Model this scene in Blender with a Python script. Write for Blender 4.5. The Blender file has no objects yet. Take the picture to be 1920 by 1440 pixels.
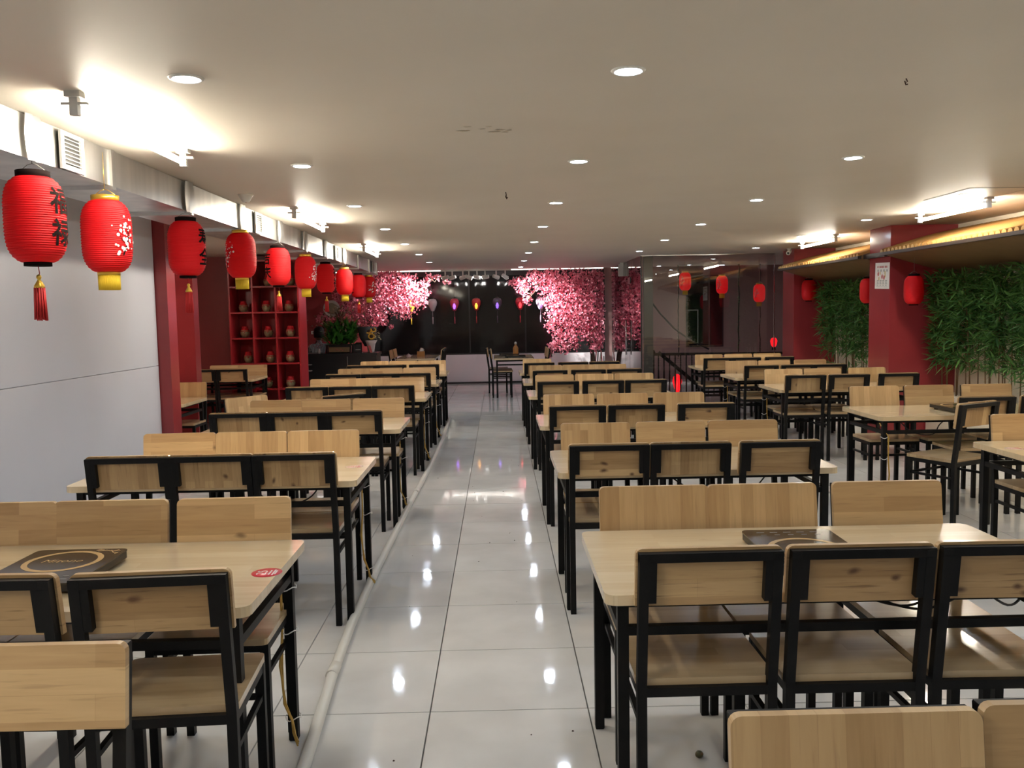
import bpy, bmesh, math, random
from mathutils import Vector, Matrix
random.seed(7)
PI = math.pi
SC = bpy.context.scene
COL = SC.collection
R = math.radians

# ---------------------------------------------------------------- camera, world, exposure
cam_d = bpy.data.cameras.new('camera'); cam = bpy.data.objects.new('camera', cam_d); COL.objects.link(cam)
cam_d.sensor_width = 36.0; cam_d.lens = 1624.32 / 1920 * 36; cam_d.clip_start = 0.05; cam_d.clip_end = 100
_p, _y, _r = -0.0808, 0.01475, -0.01812
_f = Vector((math.sin(_y) * math.cos(_p), math.cos(_y) * math.cos(_p), math.sin(_p)))
_r0 = Vector((math.cos(_y), -math.sin(_y), 0)); _u0 = _r0.cross(_f)
_rt = _r0 * math.cos(_r) + _u0 * math.sin(_r); _up = -_r0 * math.sin(_r) + _u0 * math.cos(_r)
cam.matrix_world = Matrix(((_rt.x, _up.x, -_f.x, 0), (_rt.y, _up.y, -_f.y, 0), (_rt.z, _up.z, -_f.z, 1.5), (0, 0, 0, 1)))
SC.camera = cam
world = bpy.data.worlds.new('night'); SC.world = world; world.use_nodes = True
world.node_tree.nodes['Background'].inputs[0].default_value = (0.010, 0.011, 0.014, 1)
world.node_tree.nodes['Background'].inputs[1].default_value = 1.0
SC.view_settings.view_transform = 'Standard'; SC.view_settings.look = 'None'
SC.view_settings.gamma = 1.0; SC.view_settings.use_curve_mapping = False
SC.view_settings.exposure = 0.24
SC.cycles.use_denoising = True
SC.cycles.sample_clamp_indirect = 6.0
SC.cycles.caustics_reflective = False; SC.cycles.caustics_refractive = False
SC.cycles.max_bounces = 8; SC.cycles.diffuse_bounces = 5; SC.cycles.transparent_max_bounces = 24
DOWN_S, TUBE_S, STRIP_S, SPOT_W = 175.0, 160.0, 7.0, 330.0
CEIL = 2.39

# ---------------------------------------------------------------- mesh builder
class MB:
    def __init__(s): s.v = []; s.f = []; s.sm = []
    def add(s, vs, fs, smooth=False):
        b = len(s.v); s.v += [tuple(x) for x in vs]
        for f in fs: s.f.append(tuple(b + i for i in f)); s.sm.append(smooth)
        return s
    def box(s, x0, x1, y0, y1, z0, z1, M=None):
        vs = [Vector((x, y, z)) for z in (z0, z1) for y in (y0, y1) for x in (x0, x1)]
        if M: vs = [M @ v for v in vs]
        return s.add(vs, [(0, 2, 3, 1), (4, 5, 7, 6), (0, 1, 5, 4), (2, 6, 7, 3), (0, 4, 6, 2), (1, 3, 7, 5)])
    def bar(s, p0, p1, w, h=None, side=None):
        p0, p1 = Vector(p0), Vector(p1); h = h or w; d = (p1 - p0).normalized()
        a = Vector(side) if side else (Vector((1, 0, 0)) if abs(d.x) < 0.9 else Vector((0, 1, 0)))
        a = (a - d * a.dot(d)).normalized(); b = d.cross(a)
        vs = []
        for p in (p0, p1):
            for i, j in ((-1, -1), (1, -1), (1, 1), (-1, 1)): vs.append(p + a * (i * w / 2) + b * (j * h / 2))
        return s.add(vs, [(3, 2, 1, 0), (4, 5, 6, 7), (0, 1, 5, 4), (1, 2, 6, 5), (2, 3, 7, 6), (3, 0, 4, 7)])
    def tube(s, pts, r, n=8, caps=True):
        pts = [Vector(p) for p in pts]; rs = r if isinstance(r, (list, tuple)) else [r] * len(pts)
        vs = []; prev = None
        for i, p in enumerate(pts):
            d = (pts[min(i + 1, len(pts) - 1)] - pts[max(i - 1, 0)]).normalized()
            if prev is None: a = Vector((0, 0, 1)) if abs(d.z) < 0.9 else Vector((1, 0, 0))
            else: a = prev
            a = (a - d * a.dot(d)).normalized(); prev = a; b = d.cross(a)
            for k in range(n):
                t = 2 * PI * k / n; vs.append(p + a * (rs[i] * math.cos(t)) + b * (rs[i] * math.sin(t)))
        fs = []
        for i in range(len(pts) - 1):
            for k in range(n):
                k2 = (k + 1) % n; fs.append((i * n + k, i * n + k2, (i + 1) * n + k2, (i + 1) * n + k))
        s.add(vs, fs, True)
        if caps: 
            b = len(s.v) - len(vs)
            s.f.append(tuple(b + k for k in reversed(range(n)))); s.sm.append(False)
            s.f.append(tuple(b + (len(pts) - 1) * n + k for k in range(n))); s.sm.append(False)
        return s
    def lathe(s, prof, n=24, c=(0, 0, 0), smooth=True, sx=1, sy=1):
        vs = []; fs = []
        for (r, z) in prof:
            for k in range(n):
                t = 2 * PI * k / n; vs.append((c[0] + sx * r * math.cos(t), c[1] + sy * r * math.sin(t), c[2] + z))
        m = len(prof)
        for i in range(m - 1):
            for k in range(n):
                k2 = (k + 1) % n; fs.append((i * n + k, i * n + k2, (i + 1) * n + k2, (i + 1) * n + k))
        s.add(vs, fs, smooth)
        b = len(s.v) - len(vs)
        if prof[0][0] > 1e-6: s.f.append(tuple(b + k for k in reversed(range(n)))); s.sm.append(False)
        if prof[-1][0] > 1e-6: s.f.append(tuple(b + (m - 1) * n + k for k in range(n))); s.sm.append(False)
        return s
    def prism(s, poly, t0, t1, fn):
        n = len(poly)
        vs = [fn(a, b, t0) for a, b in poly] + [fn(a, b, t1) for a, b in poly]
        fs = [tuple(reversed(range(n))), tuple(range(n, 2 * n))]
        for k in range(n): k2 = (k + 1) % n; fs.append((k, k2, n + k2, n + k))
        return s.add(vs, fs)
    def build(s, name, mat=None, parent=None, loc=None, rot=None):
        me = bpy.data.meshes.new(name); me.from_pydata(s.v, [], s.f)
        me.polygons.foreach_set('use_smooth', s.sm)
        if mat: me.materials.append(mat)
        me.update()
        o = bpy.data.objects.new(name, me); COL.objects.link(o)
        if parent: o.parent = parent
        if loc: o.location = loc
        if rot: o.rotation_euler = rot
        return o

def rrect(x0, x1, z0, z1, r, n=4, corners=(1, 1, 1, 1)):
    pts = []
    for (cx, cz, a0, on) in ((x1 - r, z1 - r, 0, corners[0]), (x0 + r, z1 - r, 90, corners[1]), (x0 + r, z0 + r, 180, corners[2]), (x1 - r, z0 + r, 270, corners[3])):
        if on:
            for k in range(n + 1): t = R(a0 + 90 * k / n); pts.append((cx + r * math.cos(t), cz + r * math.sin(t)))
        else:
            sx = 1 if a0 in (0, 270) else -1; sz = 1 if a0 in (0, 90) else -1
            pts.append((cx + r * sx, cz + r * sz))
    return pts
XZ = lambda a, b, t: (a, t, b)
XY = lambda a, b, t: (a, b, t)
YZ = lambda a, b, t: (t, a, b)

def tag(o, label=None, cat=None, group=None, kind=None):
    if label: o['label'] = label
    if cat: o['category'] = cat
    if group: o['group'] = group
    if kind: o['kind'] = kind
    return o
def thing(name, label, cat, loc=(0, 0, 0), rz=0.0, group=None):
    o = bpy.data.objects.new(name, None); COL.objects.link(o); o.empty_display_size = 0.1
    o.location = loc; o.rotation_euler = (0, 0, rz)
    return tag(o, label, cat, group)
def structure(o): o['kind'] = 'structure'; return o
def copy_thing(root, loc, rz=None, label=None, group=None):
    r = root.copy(); COL.objects.link(r); r.location = loc
    if rz is not None: r.rotation_euler = (0, 0, rz)
    if label: r['label'] = label
    if group: r['group'] = group
    for ch in KIDS[root]:
        c = ch.copy(); COL.objects.link(c); c.parent = r
        for g in KIDS.get(ch, []):
            d = g.copy(); COL.objects.link(d); d.parent = c
    return r
KIDS = {}
def kids(root, *chs):
    KIDS[root] = list(chs); return root

# ---------------------------------------------------------------- materials
def mat(name, col, rough=0.5, metal=0.0, spec=0.5, emit=None, es=0.0, **kw):
    m = bpy.data.materials.new(name); m.use_nodes = True
    b = m.node_tree.nodes['Principled BSDF']
    b.inputs['Base Color'].default_value = (*col, 1); b.inputs['Roughness'].default_value = rough
    b.inputs['Metallic'].default_value = metal; b.inputs['Specular IOR Level'].default_value = spec
    if emit: b.inputs['Emission Color'].default_value = (*emit, 1); b.inputs['Emission Strength'].default_value = es
    for k, v in kw.items(): b.inputs[k].default_value = v
    return m
def nodes(m):
    nt = m.node_tree
    return nt, nt.nodes['Principled BSDF'], (lambda t, **kw: _n(nt, t, kw)), nt.links.new
def _n(nt, t, kw):
    n = nt.nodes.new(t)
    for k, v in kw.items(): setattr(n, k, v)
    return n
def mottle(name, c1, c2, scale, rough=0.5, bump=0.0, bscale=60, detail=4, spec=0.5, coord='Object', stretch=(1, 1, 1), metal=0.0):
    m = mat(name, c1, rough, metal, spec); nt, b, N, L = nodes(m)
    tc = N('ShaderNodeTexCoord'); mp = N('ShaderNodeMapping'); mp.inputs['Scale'].default_value = stretch
    L(tc.outputs[coord], mp.inputs[0])
    nz = N('ShaderNodeTexNoise'); nz.inputs['Scale'].default_value = scale; nz.inputs['Detail'].default_value = detail
    L(mp.outputs[0], nz.inputs['Vector'])
    rp = N('ShaderNodeMapRange'); rp.inputs[1].default_value = 0.3; rp.inputs[2].default_value = 0.7
    L(nz.outputs['Fac'], rp.inputs[0])
    mx = N('ShaderNodeMix', data_type='RGBA'); mx.inputs[6].default_value = (*c1, 1); mx.inputs[7].default_value = (*c2, 1)
    L(rp.outputs[0], mx.inputs[0]); L(mx.outputs[2], b.inputs['Base Color'])
    if bump:
        n2 = N('ShaderNodeTexNoise'); n2.inputs['Scale'].default_value = bscale; L(mp.outputs[0], n2.inputs['Vector'])
        bp = N('ShaderNodeBump'); bp.inputs['Strength'].default_value = bump; bp.inputs['Distance'].default_value = 0.01
        L(n2.outputs['Fac'], bp.inputs['Height']); L(bp.outputs[0], b.inputs['Normal'])
    return m
def wood(name, axes, c_lo, c_hi, rough, stave=0.052, length=0.55, knots=0.6, coat=0.0, kpick=0.72, contrast=0.5, streak=0.0):
    """glued rubberwood staves; axes = (grain axis, across axis)"""
    m = mat(name, c_hi, rough); nt, b, N, L = nodes(m)
    tc = N('ShaderNodeTexCoord'); oi = N('ShaderNodeObjectInfo')
    sp = N('ShaderNodeSeparateXYZ'); L(tc.outputs['Object'], sp.inputs[0])
    cb = N('ShaderNodeCombineXYZ')
    ra = N('ShaderNodeMath', operation='MULTIPLY_ADD'); ra.inputs[1].default_value = 37.0; L(oi.outputs['Random'], ra.inputs[0]); L(sp.outputs[axes[0]], ra.inputs[2])
    rb = N('ShaderNodeMath', operation='MULTIPLY_ADD'); rb.inputs[1].default_value = 91.3; L(oi.outputs['Random'], rb.inputs[0]); L(sp.outputs[axes[1]], rb.inputs[2])
    L(ra.outputs[0], cb.inputs[0]); L(rb.outputs[0], cb.inputs[1])
    br = N('ShaderNodeTexBrick'); br.offset = 0.37; br.squash = 1.0
    for i, v in (('Scale', 1.0), ('Mortar Size', 0.0004), ('Mortar Smooth', 0.1), ('Bias', 0.0), ('Brick Width', length), ('Row Height', stave)): br.inputs[i].default_value = v
    br.inputs['Color1'].default_value = (0, 0, 0, 1); br.inputs['Color2'].default_value = (1, 1, 1, 1); br.inputs['Mortar'].default_value = (0.15, 0.15, 0.15, 1)
    L(cb.outputs[0], br.inputs['Vector'])
    mp = N('ShaderNodeMapping'); mp.inputs['Scale'].default_value = (5, 60, 1); L(cb.outputs[0], mp.inputs[0])
    gz = N('ShaderNodeTexNoise'); gz.inputs['Scale'].default_value = 1.0; gz.inputs['Detail'].default_value = 5; gz.inputs['Distortion'].default_value = 0.6
    L(mp.outputs[0], gz.inputs['Vector'])
    ad = N('ShaderNodeMath', operation='MULTIPLY_ADD'); ad.inputs[1].default_value = contrast; L(br.outputs['Color'], ad.inputs[0])
    gm = N('ShaderNodeMath', operation='MULTIPLY'); gm.inputs[1].default_value = 0.95 - contrast; L(gz.outputs['Fac'], gm.inputs[0]); L(gm.outputs[0], ad.inputs[2])
    mx = N('ShaderNodeMix', data_type='RGBA'); mx.inputs[6].default_value = (*c_lo, 1); mx.inputs[7].default_value = (*c_hi, 1)
    L(ad.outputs[0], mx.inputs[0])
    # per-piece tint
    tint = N('ShaderNodeMapRange'); tint.inputs[3].default_value = 0.82; tint.inputs[4].default_value = 1.08; L(oi.outputs['Random'], tint.inputs[0])
    mu = N('ShaderNodeMix', data_type='RGBA', blend_type='MULTIPLY'); mu.inputs[0].default_value = 1.0
    L(mx.outputs[2], mu.inputs[6]); L(tint.outputs[0], mu.inputs[7])
    # knots
    vm = N('ShaderNodeMapping'); vm.inputs['Scale'].default_value = (7, 11, 1); L(cb.outputs[0], vm.inputs[0])
    nv = N('ShaderNodeTexNoise'); nv.inputs['Scale'].default_value = 6; L(cb.outputs[0], nv.inputs['Vector'])
    va = N('ShaderNodeVectorMath', operation='MULTIPLY_ADD'); va.inputs[1].default_value = (0.7, 0.7, 0); L(nv.outputs['Color'], va.inputs[0]); L(vm.outputs[0], va.inputs[2])
    vo = N('ShaderNodeTexVoronoi', voronoi_dimensions='2D'); vo.inputs['Scale'].default_value = 1.0; L(va.outputs[0], vo.inputs['Vector'])
    kr = N('ShaderNodeMapRange'); kr.inputs[1].default_value = 0.035; kr.inputs[2].default_value = 0.14; kr.inputs[3].default_value = knots; kr.inputs[4].default_value = 0.0
    L(vo.outputs['Distance'], kr.inputs[0])
    sel = N('ShaderNodeSeparateColor'); L(vo.outputs['Color'], sel.inputs[0])
    gt = N('ShaderNodeMath', operation='GREATER_THAN'); gt.inputs[1].default_value = kpick; L(sel.outputs[0], gt.inputs[0])
    km = N('ShaderNodeMath', operation='MULTIPLY'); L(kr.outputs[0], km.inputs[0]); L(gt.outputs[0], km.inputs[1])
    mk = N('ShaderNodeMix', data_type='RGBA'); mk.inputs[7].default_value = (0.10, 0.045, 0.018, 1)
    L(km.outputs[0], mk.inputs[0]); L(mu.outputs[2], mk.inputs[6]); L(mk.outputs[2], b.inputs['Base Color'])
    if streak:      # short dark grain streaks
        m2 = N('ShaderNodeMapping'); m2.inputs['Scale'].default_value = (6, 110, 1); L(cb.outputs[0], m2.inputs[0])
        sz = N('ShaderNodeTexNoise'); sz.inputs['Scale'].default_value = 1.0; sz.inputs['Detail'].default_value = 3; L(m2.outputs[0], sz.inputs['Vector'])
        sr = N('ShaderNodeMapRange'); sr.inputs[1].default_value = 0.60; sr.inputs[2].default_value = 0.72; sr.inputs[4].default_value = streak; L(sz.outputs['Fac'], sr.inputs[0])
        m3 = N('ShaderNodeMix', data_type='RGBA'); m3.inputs[7].default_value = (0.13, 0.06, 0.022, 1); L(sr.outputs[0], m3.inputs[0]); L(mk.outputs[2], m3.inputs[6]); L(m3.outputs[2], b.inputs['Base Color'])
    b.inputs['Coat Weight'].default_value = coat; b.inputs['Coat Roughness'].default_value = 0.07
    return m
def island_mat(name, c1, c2, rough=0.6, trans=0.0):
    m = mat(name, c1, rough); nt, b, N, L = nodes(m)
    g = N('ShaderNodeNewGeometry'); mx = N('ShaderNodeMix', data_type='RGBA')
    mx.inputs[6].default_value = (*c1, 1); mx.inputs[7].default_value = (*c2, 1)
    L(g.outputs['Random Per Island'], mx.inputs[0]); L(mx.outputs[2], b.inputs['Base Color'])
    if trans:
        t = N('ShaderNodeBsdfTranslucent'); L(mx.outputs[2], t.inputs[0]); ms = N('ShaderNodeMixShader'); ms.inputs[0].default_value = trans
        L(b.outputs[0], ms.inputs[1]); L(t.outputs[0], ms.inputs[2]); L(ms.outputs[0], nt.nodes['Material Output'].inputs[0])
    return m
W_LO, W_HI = (0.35, 0.200, 0.080), (0.74, 0.520, 0.268)
M = {}
M['back_h'] = wood('backrest wood level grain', (0, 2), W_LO, W_HI, 0.40, knots=0.7, kpick=.972, coat=.15, streak=.25)
M['back_v'] = wood('backrest wood upright grain', (2, 0), W_LO, W_HI, 0.40, stave=0.045, knots=0.7, kpick=.972, coat=.15, streak=.2)
M['rear_h'] = wood('backrest rear level grain', (0, 2), (.24, .125, .045), (.66, .45, .22), 0.5, knots=0.95, kpick=.68, streak=.65)
M['rear_v'] = wood('backrest rear upright grain', (2, 0), (.24, .125, .045), (.66, .45, .22), 0.5, stave=0.045, knots=0.95, kpick=.72, streak=.5)
M['seat'] = wood('seat wood', (0, 1), (0.34, 0.225, 0.11), (0.62, 0.47, 0.28), 0.28, knots=0.2, coat=0.5, kpick=.9)
M['top'] = wood('tabletop wood', (0, 1), (0.58, 0.43, 0.245), (0.79, 0.64, 0.42), 0.26, stave=0.055, length=0.6, knots=0.1, coat=0.7, kpick=.95, contrast=.35)
M['steel'] = mottle('black painted steel', (0.0025, 0.0025, 0.0028), (0.0045, 0.0043, 0.0043), 30, rough=0.5, spec=0.2)
M['floor_base'] = mat('grout bed', (0.16, 0.15, 0.14), 0.8)
def tile_mat():
    m = mat('polished floor tile', (0.62, 0.60, 0.57), 0.13); nt, b, N, L = nodes(m)
    tc = N('ShaderNodeTexCoord'); oi = N('ShaderNodeObjectInfo')
    va = N('ShaderNodeVectorMath', operation='ADD'); L(tc.outputs['Object'], va.inputs[0])
    mu = N('ShaderNodeVectorMath', operation='SCALE'); mu.inputs['Scale'].default_value = 1.0; L(oi.outputs['Location'], mu.inputs[0]); L(mu.outputs[0], va.inputs[1])
    nz = N('ShaderNodeTexNoise'); nz.inputs['Scale'].default_value = 2.6; nz.inputs['Detail'].default_value = 6; L(va.outputs[0], nz.inputs['Vector'])
    mr = N('ShaderNodeMapRange'); mr.inputs[1].default_value = 0.35; mr.inputs[2].default_value = 0.68; L(nz.outputs['Fac'], mr.inputs[0])
    mx = N('ShaderNodeMix', data_type='RGBA'); mx.inputs[6].default_value = (0.61, 0.60, 0.585, 1); mx.inputs[7].default_value = (0.72, 0.71, 0.695, 1)
    L(mr.outputs[0], mx.inputs[0]); L(mx.outputs[2], b.inputs['Base Color'])
    n2 = N('ShaderNodeTexNoise'); n2.inputs['Scale'].default_value = 9; n2.inputs['Detail'].default_value = 3; L(va.outputs[0], n2.inputs['Vector'])
    rr = N('ShaderNodeMapRange'); rr.inputs[1].default_value = 0.3; rr.inputs[2].default_value = 0.7; rr.inputs[3].default_value = 0.03; rr.inputs[4].default_value = 0.075
    L(n2.outputs['Fac'], rr.inputs[0]); L(rr.outputs[0], b.inputs['Roughness'])
    n3 = N('ShaderNodeTexNoise'); n3.inputs['Scale'].default_value = 7; L(va.outputs[0], n3.inputs['Vector'])
    bp = N('ShaderNodeBump'); bp.inputs['Strength'].default_value = 0.02; bp.inputs['Distance'].default_value = 0.01; L(n3.outputs['Fac'], bp.inputs['Height']); L(bp.outputs[0], b.inputs['Normal'])
    return m
M['tile'] = tile_mat()
M['ceil'] = mottle('cream ceiling paint', (0.68, 0.63, 0.55), (0.72, 0.67, 0.59), 1.3, rough=0.5, bump=0.12, bscale=1.6, spec=0.3)
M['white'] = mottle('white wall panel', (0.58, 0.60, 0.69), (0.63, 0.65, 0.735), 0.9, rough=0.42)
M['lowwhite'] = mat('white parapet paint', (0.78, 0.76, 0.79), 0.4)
M['cream'] = mat('cream wall', (0.78, 0.69, 0.54), 0.6)
M['red'] = mottle('glossy red paint', (0.26, 0.030, 0.036), (0.30, 0.036, 0.042), 2, rough=0.2)
M['darkred'] = mottle('dark red wall paint', (0.25, 0.038, 0.039), (0.29, 0.045, 0.046), 2, rough=0.4)
M['shelfred'] = mat('red lacquered shelf', (0.36, 0.018, 0.027), 0.3)
M['mauve'] = mottle('dull mauve wall', (0.36, 0.225, 0.215), (0.40, 0.25, 0.24), 1.5, rough=0.6)
M['black'] = mat('black lacquer', (0.010, 0.010, 0.011), 0.35)
M['blackwood'] = mat('dark stained wood', (0.020, 0.013, 0.010), 0.35)
M['galv'] = mottle('galvanised sheet', (0.62, 0.62, 0.61), (0.78, 0.77, 0.75), 8, rough=0.33, bump=0.3, bscale=5, stretch=(1, 1.2, 0.06), metal=1.0)
M['whiteplastic'] = mat('white plastic', (0.72, 0.71, 0.68), 0.35)
M['grille'] = mat('painted grille', (0.40, 0.40, 0.39), 0.4)
M['greyplastic'] = mat('grey plastic', (0.30, 0.29, 0.27), 0.4)
M['pipe'] = mat('white pvc pipe', (0.70, 0.68, 0.63), 0.35)
M['chrome'] = mat('chrome', (0.8, 0.8, 0.8), 0.15, 1.0)
M['gold'] = mat('gold plastic', (0.75, 0.47, 0.07), 0.28, 0.8)
M['lantern'] = mat('red lantern cloth', (0.80, 0.010, 0.016), 0.55, spec=0.3)
def cloth_lantern():
    m = M['lantern']; nt, b, N, L = nodes(m)
    tc = N('ShaderNodeTexCoord'); wv = N('ShaderNodeTexWave', bands_direction='Z'); wv.inputs['Scale'].default_value = 33; wv.inputs['Distortion'].default_value = 0.3; L(tc.outputs['Object'], wv.inputs[0])
    bp = N('ShaderNodeBump'); bp.inputs['Strength'].default_value = 0.55; bp.inputs['Distance'].default_value = 0.004; L(wv.outputs['Fac'], bp.inputs['Height']); L(bp.outputs[0], b.inputs['Normal'])
    t = N('ShaderNodeBsdfTranslucent'); t.inputs[0].default_value = (0.85, 0.012, 0.018, 1); ms = N('ShaderNodeMixShader'); ms.inputs[0].default_value = 0.35
    L(b.outputs[0], ms.inputs[1]); L(t.outputs[0], ms.inputs[2]); L(ms.outputs[0], nt.nodes['Material Output'].inputs[0])
cloth_lantern()
M['ink'] = mat('black ink', (0.008, 0.004, 0.004), 0.9, spec=0.08)
M['whiteprint'] = mat('white print', (0.8, 0.74, 0.72), 0.6)
M['tassel'] = mat('red tassel thread', (0.45, 0.012, 0.014), 0.7)
M['fringe'] = mat('yellow fringe', (0.80, 0.56, 0.03), 0.7)
M['sticker'] = mat('red sticker', (0.62, 0.035, 0.055), 0.3)
M['stickerwhite'] = mat('white sticker print', (0.85, 0.80, 0.80), 0.4)
M['glassblack'] = mat('black ceramic glass', (0.012, 0.0095, 0.008), 0.16, spec=0.6)
M['cookring'] = mat('tan printed ring', (0.50, 0.32, 0.14), 0.25)
M['cable'] = mat('black cable', (0.008, 0.008, 0.008), 0.4)
M['ycable'] = mat('ochre cable', (0.50, 0.30, 0.06), 0.45)
M['leaf'] = island_mat('bamboo leaf', (0.026, 0.095, 0.020), (0.14, 0.31, 0.07), 0.5, 0.2)
M['stem'] = mat('bamboo stem', (0.16, 0.085, 0.03), 0.6)
M['petal'] = island_mat('pink blossom', (0.66, 0.13, 0.22), (0.90, 0.45, 0.53), 0.6, 0.35)
M['bark'] = mat('blossom bark', (0.06, 0.03, 0.02), 0.8)
M['jar'] = mottle('mottled stoneware', (0.20, 0.17, 0.09), (0.52, 0.46, 0.28), 30, rough=0.35)
M['redcloth'] = mat('red cloth', (0.60, 0.015, 0.03), 0.6)
M['paper'] = mat('white paper', (0.80, 0.78, 0.76), 0.6)
M['greyprint'] = mat('grey print', (0.33, 0.36, 0.35), 0.6)
M['redprint'] = mat('red print', (0.45, 0.08, 0.08), 0.6)
M['yprint'] = mat('yellow print', (0.6, 0.45, 0.15), 0.6)
M['plywood'] = mottle('brown boarding', (0.16, 0.095, 0.042), (0.20, 0.12, 0.055), 4, rough=0.5)
M['roof'] = mottle('glazed roof tile', (0.42, 0.22, 0.07), (0.55, 0.32, 0.11), 6, rough=0.25)
M['skin'] = mat('skin', (0.50, 0.28, 0.18), 0.5)
M['hair'] = mat('black hair', (0.008, 0.007, 0.006), 0.5)
M['napkinwood'] = mat('varnished box wood', (0.42, 0.20, 0.05), 0.4)
M['greenleaf'] = island_mat('pot plant leaf', (0.035, 0.15, 0.02), (0.12, 0.40, 0.06), 0.45, 0.15)
M['brownleaf'] = island_mat('dry plume', (0.16, 0.09, 0.06), (0.34, 0.22, 0.13), 0.6)
M['sunpetal'] = mat('sunflower petal', (0.75, 0.42, 0.04), 0.6)
M['sundisc'] = mat('sunflower disc', (0.05, 0.022, 0.01), 0.8)
M['wrap'] = mat('grey wrapping paper', (0.55, 0.44, 0.43), 0.5)
M['darkwrap'] = mat('dark wrapping paper', (0.035, 0.035, 0.037), 0.5)
M['straw'] = mat('straw hat brim', (0.42, 0.40, 0.35), 0.7)
M['strawin'] = mat('straw hat inside', (0.24, 0.19, 0.12), 0.7)
def glass(name, tint, rough=0.0, refl=1.0, spec_tint=(1, 1, 1)):
    m = bpy.data.materials.new(name); m.use_nodes = True; nt = m.node_tree; nt.nodes.clear()
    out = nt.nodes.new('ShaderNodeOutputMaterial'); tr = nt.nodes.new('ShaderNodeBsdfTransparent'); tr.inputs[0].default_value = (*tint, 1)
    gl = nt.nodes.new('ShaderNodeBsdfGlossy'); gl.inputs['Roughness'].default_value = rough; gl.inputs[0].default_value = (*spec_tint, 1)
    fr = nt.nodes.new('ShaderNodeFresnel'); fr.inputs[0].default_value = 1.5
    mt = nt.nodes.new('ShaderNodeMath'); mt.operation = 'MULTIPLY_ADD'; mt.inputs[1].default_value = refl; mt.inputs[2].default_value = 0.02; nt.links.new(fr.outputs[0], mt.inputs[0])
    mx = nt.nodes.new('ShaderNodeMixShader'); nt.links.new(mt.outputs[0], mx.inputs[0]); nt.links.new(tr.outputs[0], mx.inputs[1]); nt.links.new(gl.outputs[0], mx.inputs[2])
    nt.links.new(mx.outputs[0], out.inputs[0]); return m
M['pane'] = glass('clear pane', (0.93, 0.93, 0.92), 0.01, 1.0)
M['nightpane'] = mat('dark filmed window glass', (0.016, 0.016, 0.0165), 0.06, spec=0.35)
M['down'] = mat('downlight lens', (0.9, 0.9, 0.9), 0.4, emit=(0.74, 0.86, 1.0), es=DOWN_S)
M['tube'] = mat('fluorescent tube', (0.9, 0.9, 0.9), 0.4, emit=(1.0, 0.91, 0.74), es=TUBE_S)
M['strip'] = mat('led strip', (0.9, 0.9, 0.9), 0.4, emit=(1.0, 0.93, 0.85), es=STRIP_S)
M['spotlens'] = mat('spot lens', (0.9, 0.9, 0.9), 0.4, emit=(1.0, 0.96, 0.92), es=70)
M['bulbred'] = mat('red glowing shade', (0.7, 0.01, 0.015), 0.5, emit=(1.0, 0.012, 0.02), es=1.1)

# ---------------------------------------------------------------- floor, ceiling, walls
fl = MB().box(-5.3, 6.6, -4.2, 19.6, -0.12, -0.010).build('floor', M['floor_base']); structure(fl)
GX, GY, T = -0.286, 3.181, 0.6
tm = MB()
b_ = 0.0013
tm.add([(-.2985, -.2985, -.009), (.2985, -.2985, -.009), (.2985, .2985, -.009), (-.2985, .2985, -.009),
        (-.2985 + b_, -.2985 + b_, 0), (.2985 - b_, -.2985 + b_, 0), (.2985 - b_, .2985 - b_, 0), (-.2985 + b_, .2985 - b_, 0)],
       [(4, 5, 6, 7), (0, 1, 5, 4), (1, 2, 6, 5), (2, 3, 7, 6), (3, 0, 4, 7)])
cells = []
for i in range(-13, 12):
    for j in range(-12, 28):
        cx, cy = GX + T * (i + .5), GY + T * (j + .5)
        if -5.2 < cx < 6.5 and -4 < cy < 19.5:
            if cy > 1.5 and abs(cx - 0.02 * cy) < 0.61 * cy + 0.45 and -4.3 < cx < 5.3: cells.append((cy, cx))
            else: cells.append((1000 + cy, cx))
cells.sort()
t0 = None
rest = MB()
for k, (cy, cx) in enumerate(cells):
    if k < 300 and cy < 500:
        if t0 is None: t0 = tm.build('tile', M['tile'], fl, (cx, cy, 0)); o = t0
        else: o = t0.copy(); COL.objects.link(o); o.location = (cx, cy, 0)
    else:
        cy = cy - 1000 if cy > 500 else cy
        rest.add([(x + cx, y + cy, z) for x, y, z in tm.v], tm.f)
o = rest.build('far_tiles', M['tile'], fl); tag(o, kind='stuff')

AZ = CEIL
structure(MB().box(-5.3, 6.6, -4.2, 17.45, CEIL, CEIL + 0.08).build('ceiling', M['ceil']))
c2 = structure(MB().box(-5.3, 6.6, 17.45, 19.6, 2.56, 2.64).build('ceiling_recess', M['ceil']))
structure(MB().box(-5.3, 6.6, 17.45, 17.49, CEIL + 0.08, 2.56).build('trim_1', M['ceil']))

WL = -2.90
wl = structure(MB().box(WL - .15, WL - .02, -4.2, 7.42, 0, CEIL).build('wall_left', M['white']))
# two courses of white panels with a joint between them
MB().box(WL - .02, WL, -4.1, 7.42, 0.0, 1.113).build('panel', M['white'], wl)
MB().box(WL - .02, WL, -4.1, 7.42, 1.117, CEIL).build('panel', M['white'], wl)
structure(MB().box(-5.3, 6.6, -4.2, -4.05, 0, CEIL).build('wall_front', M['cream']))
wr = structure(MB().box(5.05, 5.2, -4.05, 14.0, 0, CEIL).build('wall_right', M['cream']))
structure(MB().box(5.05, 6.6, 13.98, 14.1, 0, CEIL).build('wall_right_return', M['darkred']))
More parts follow.
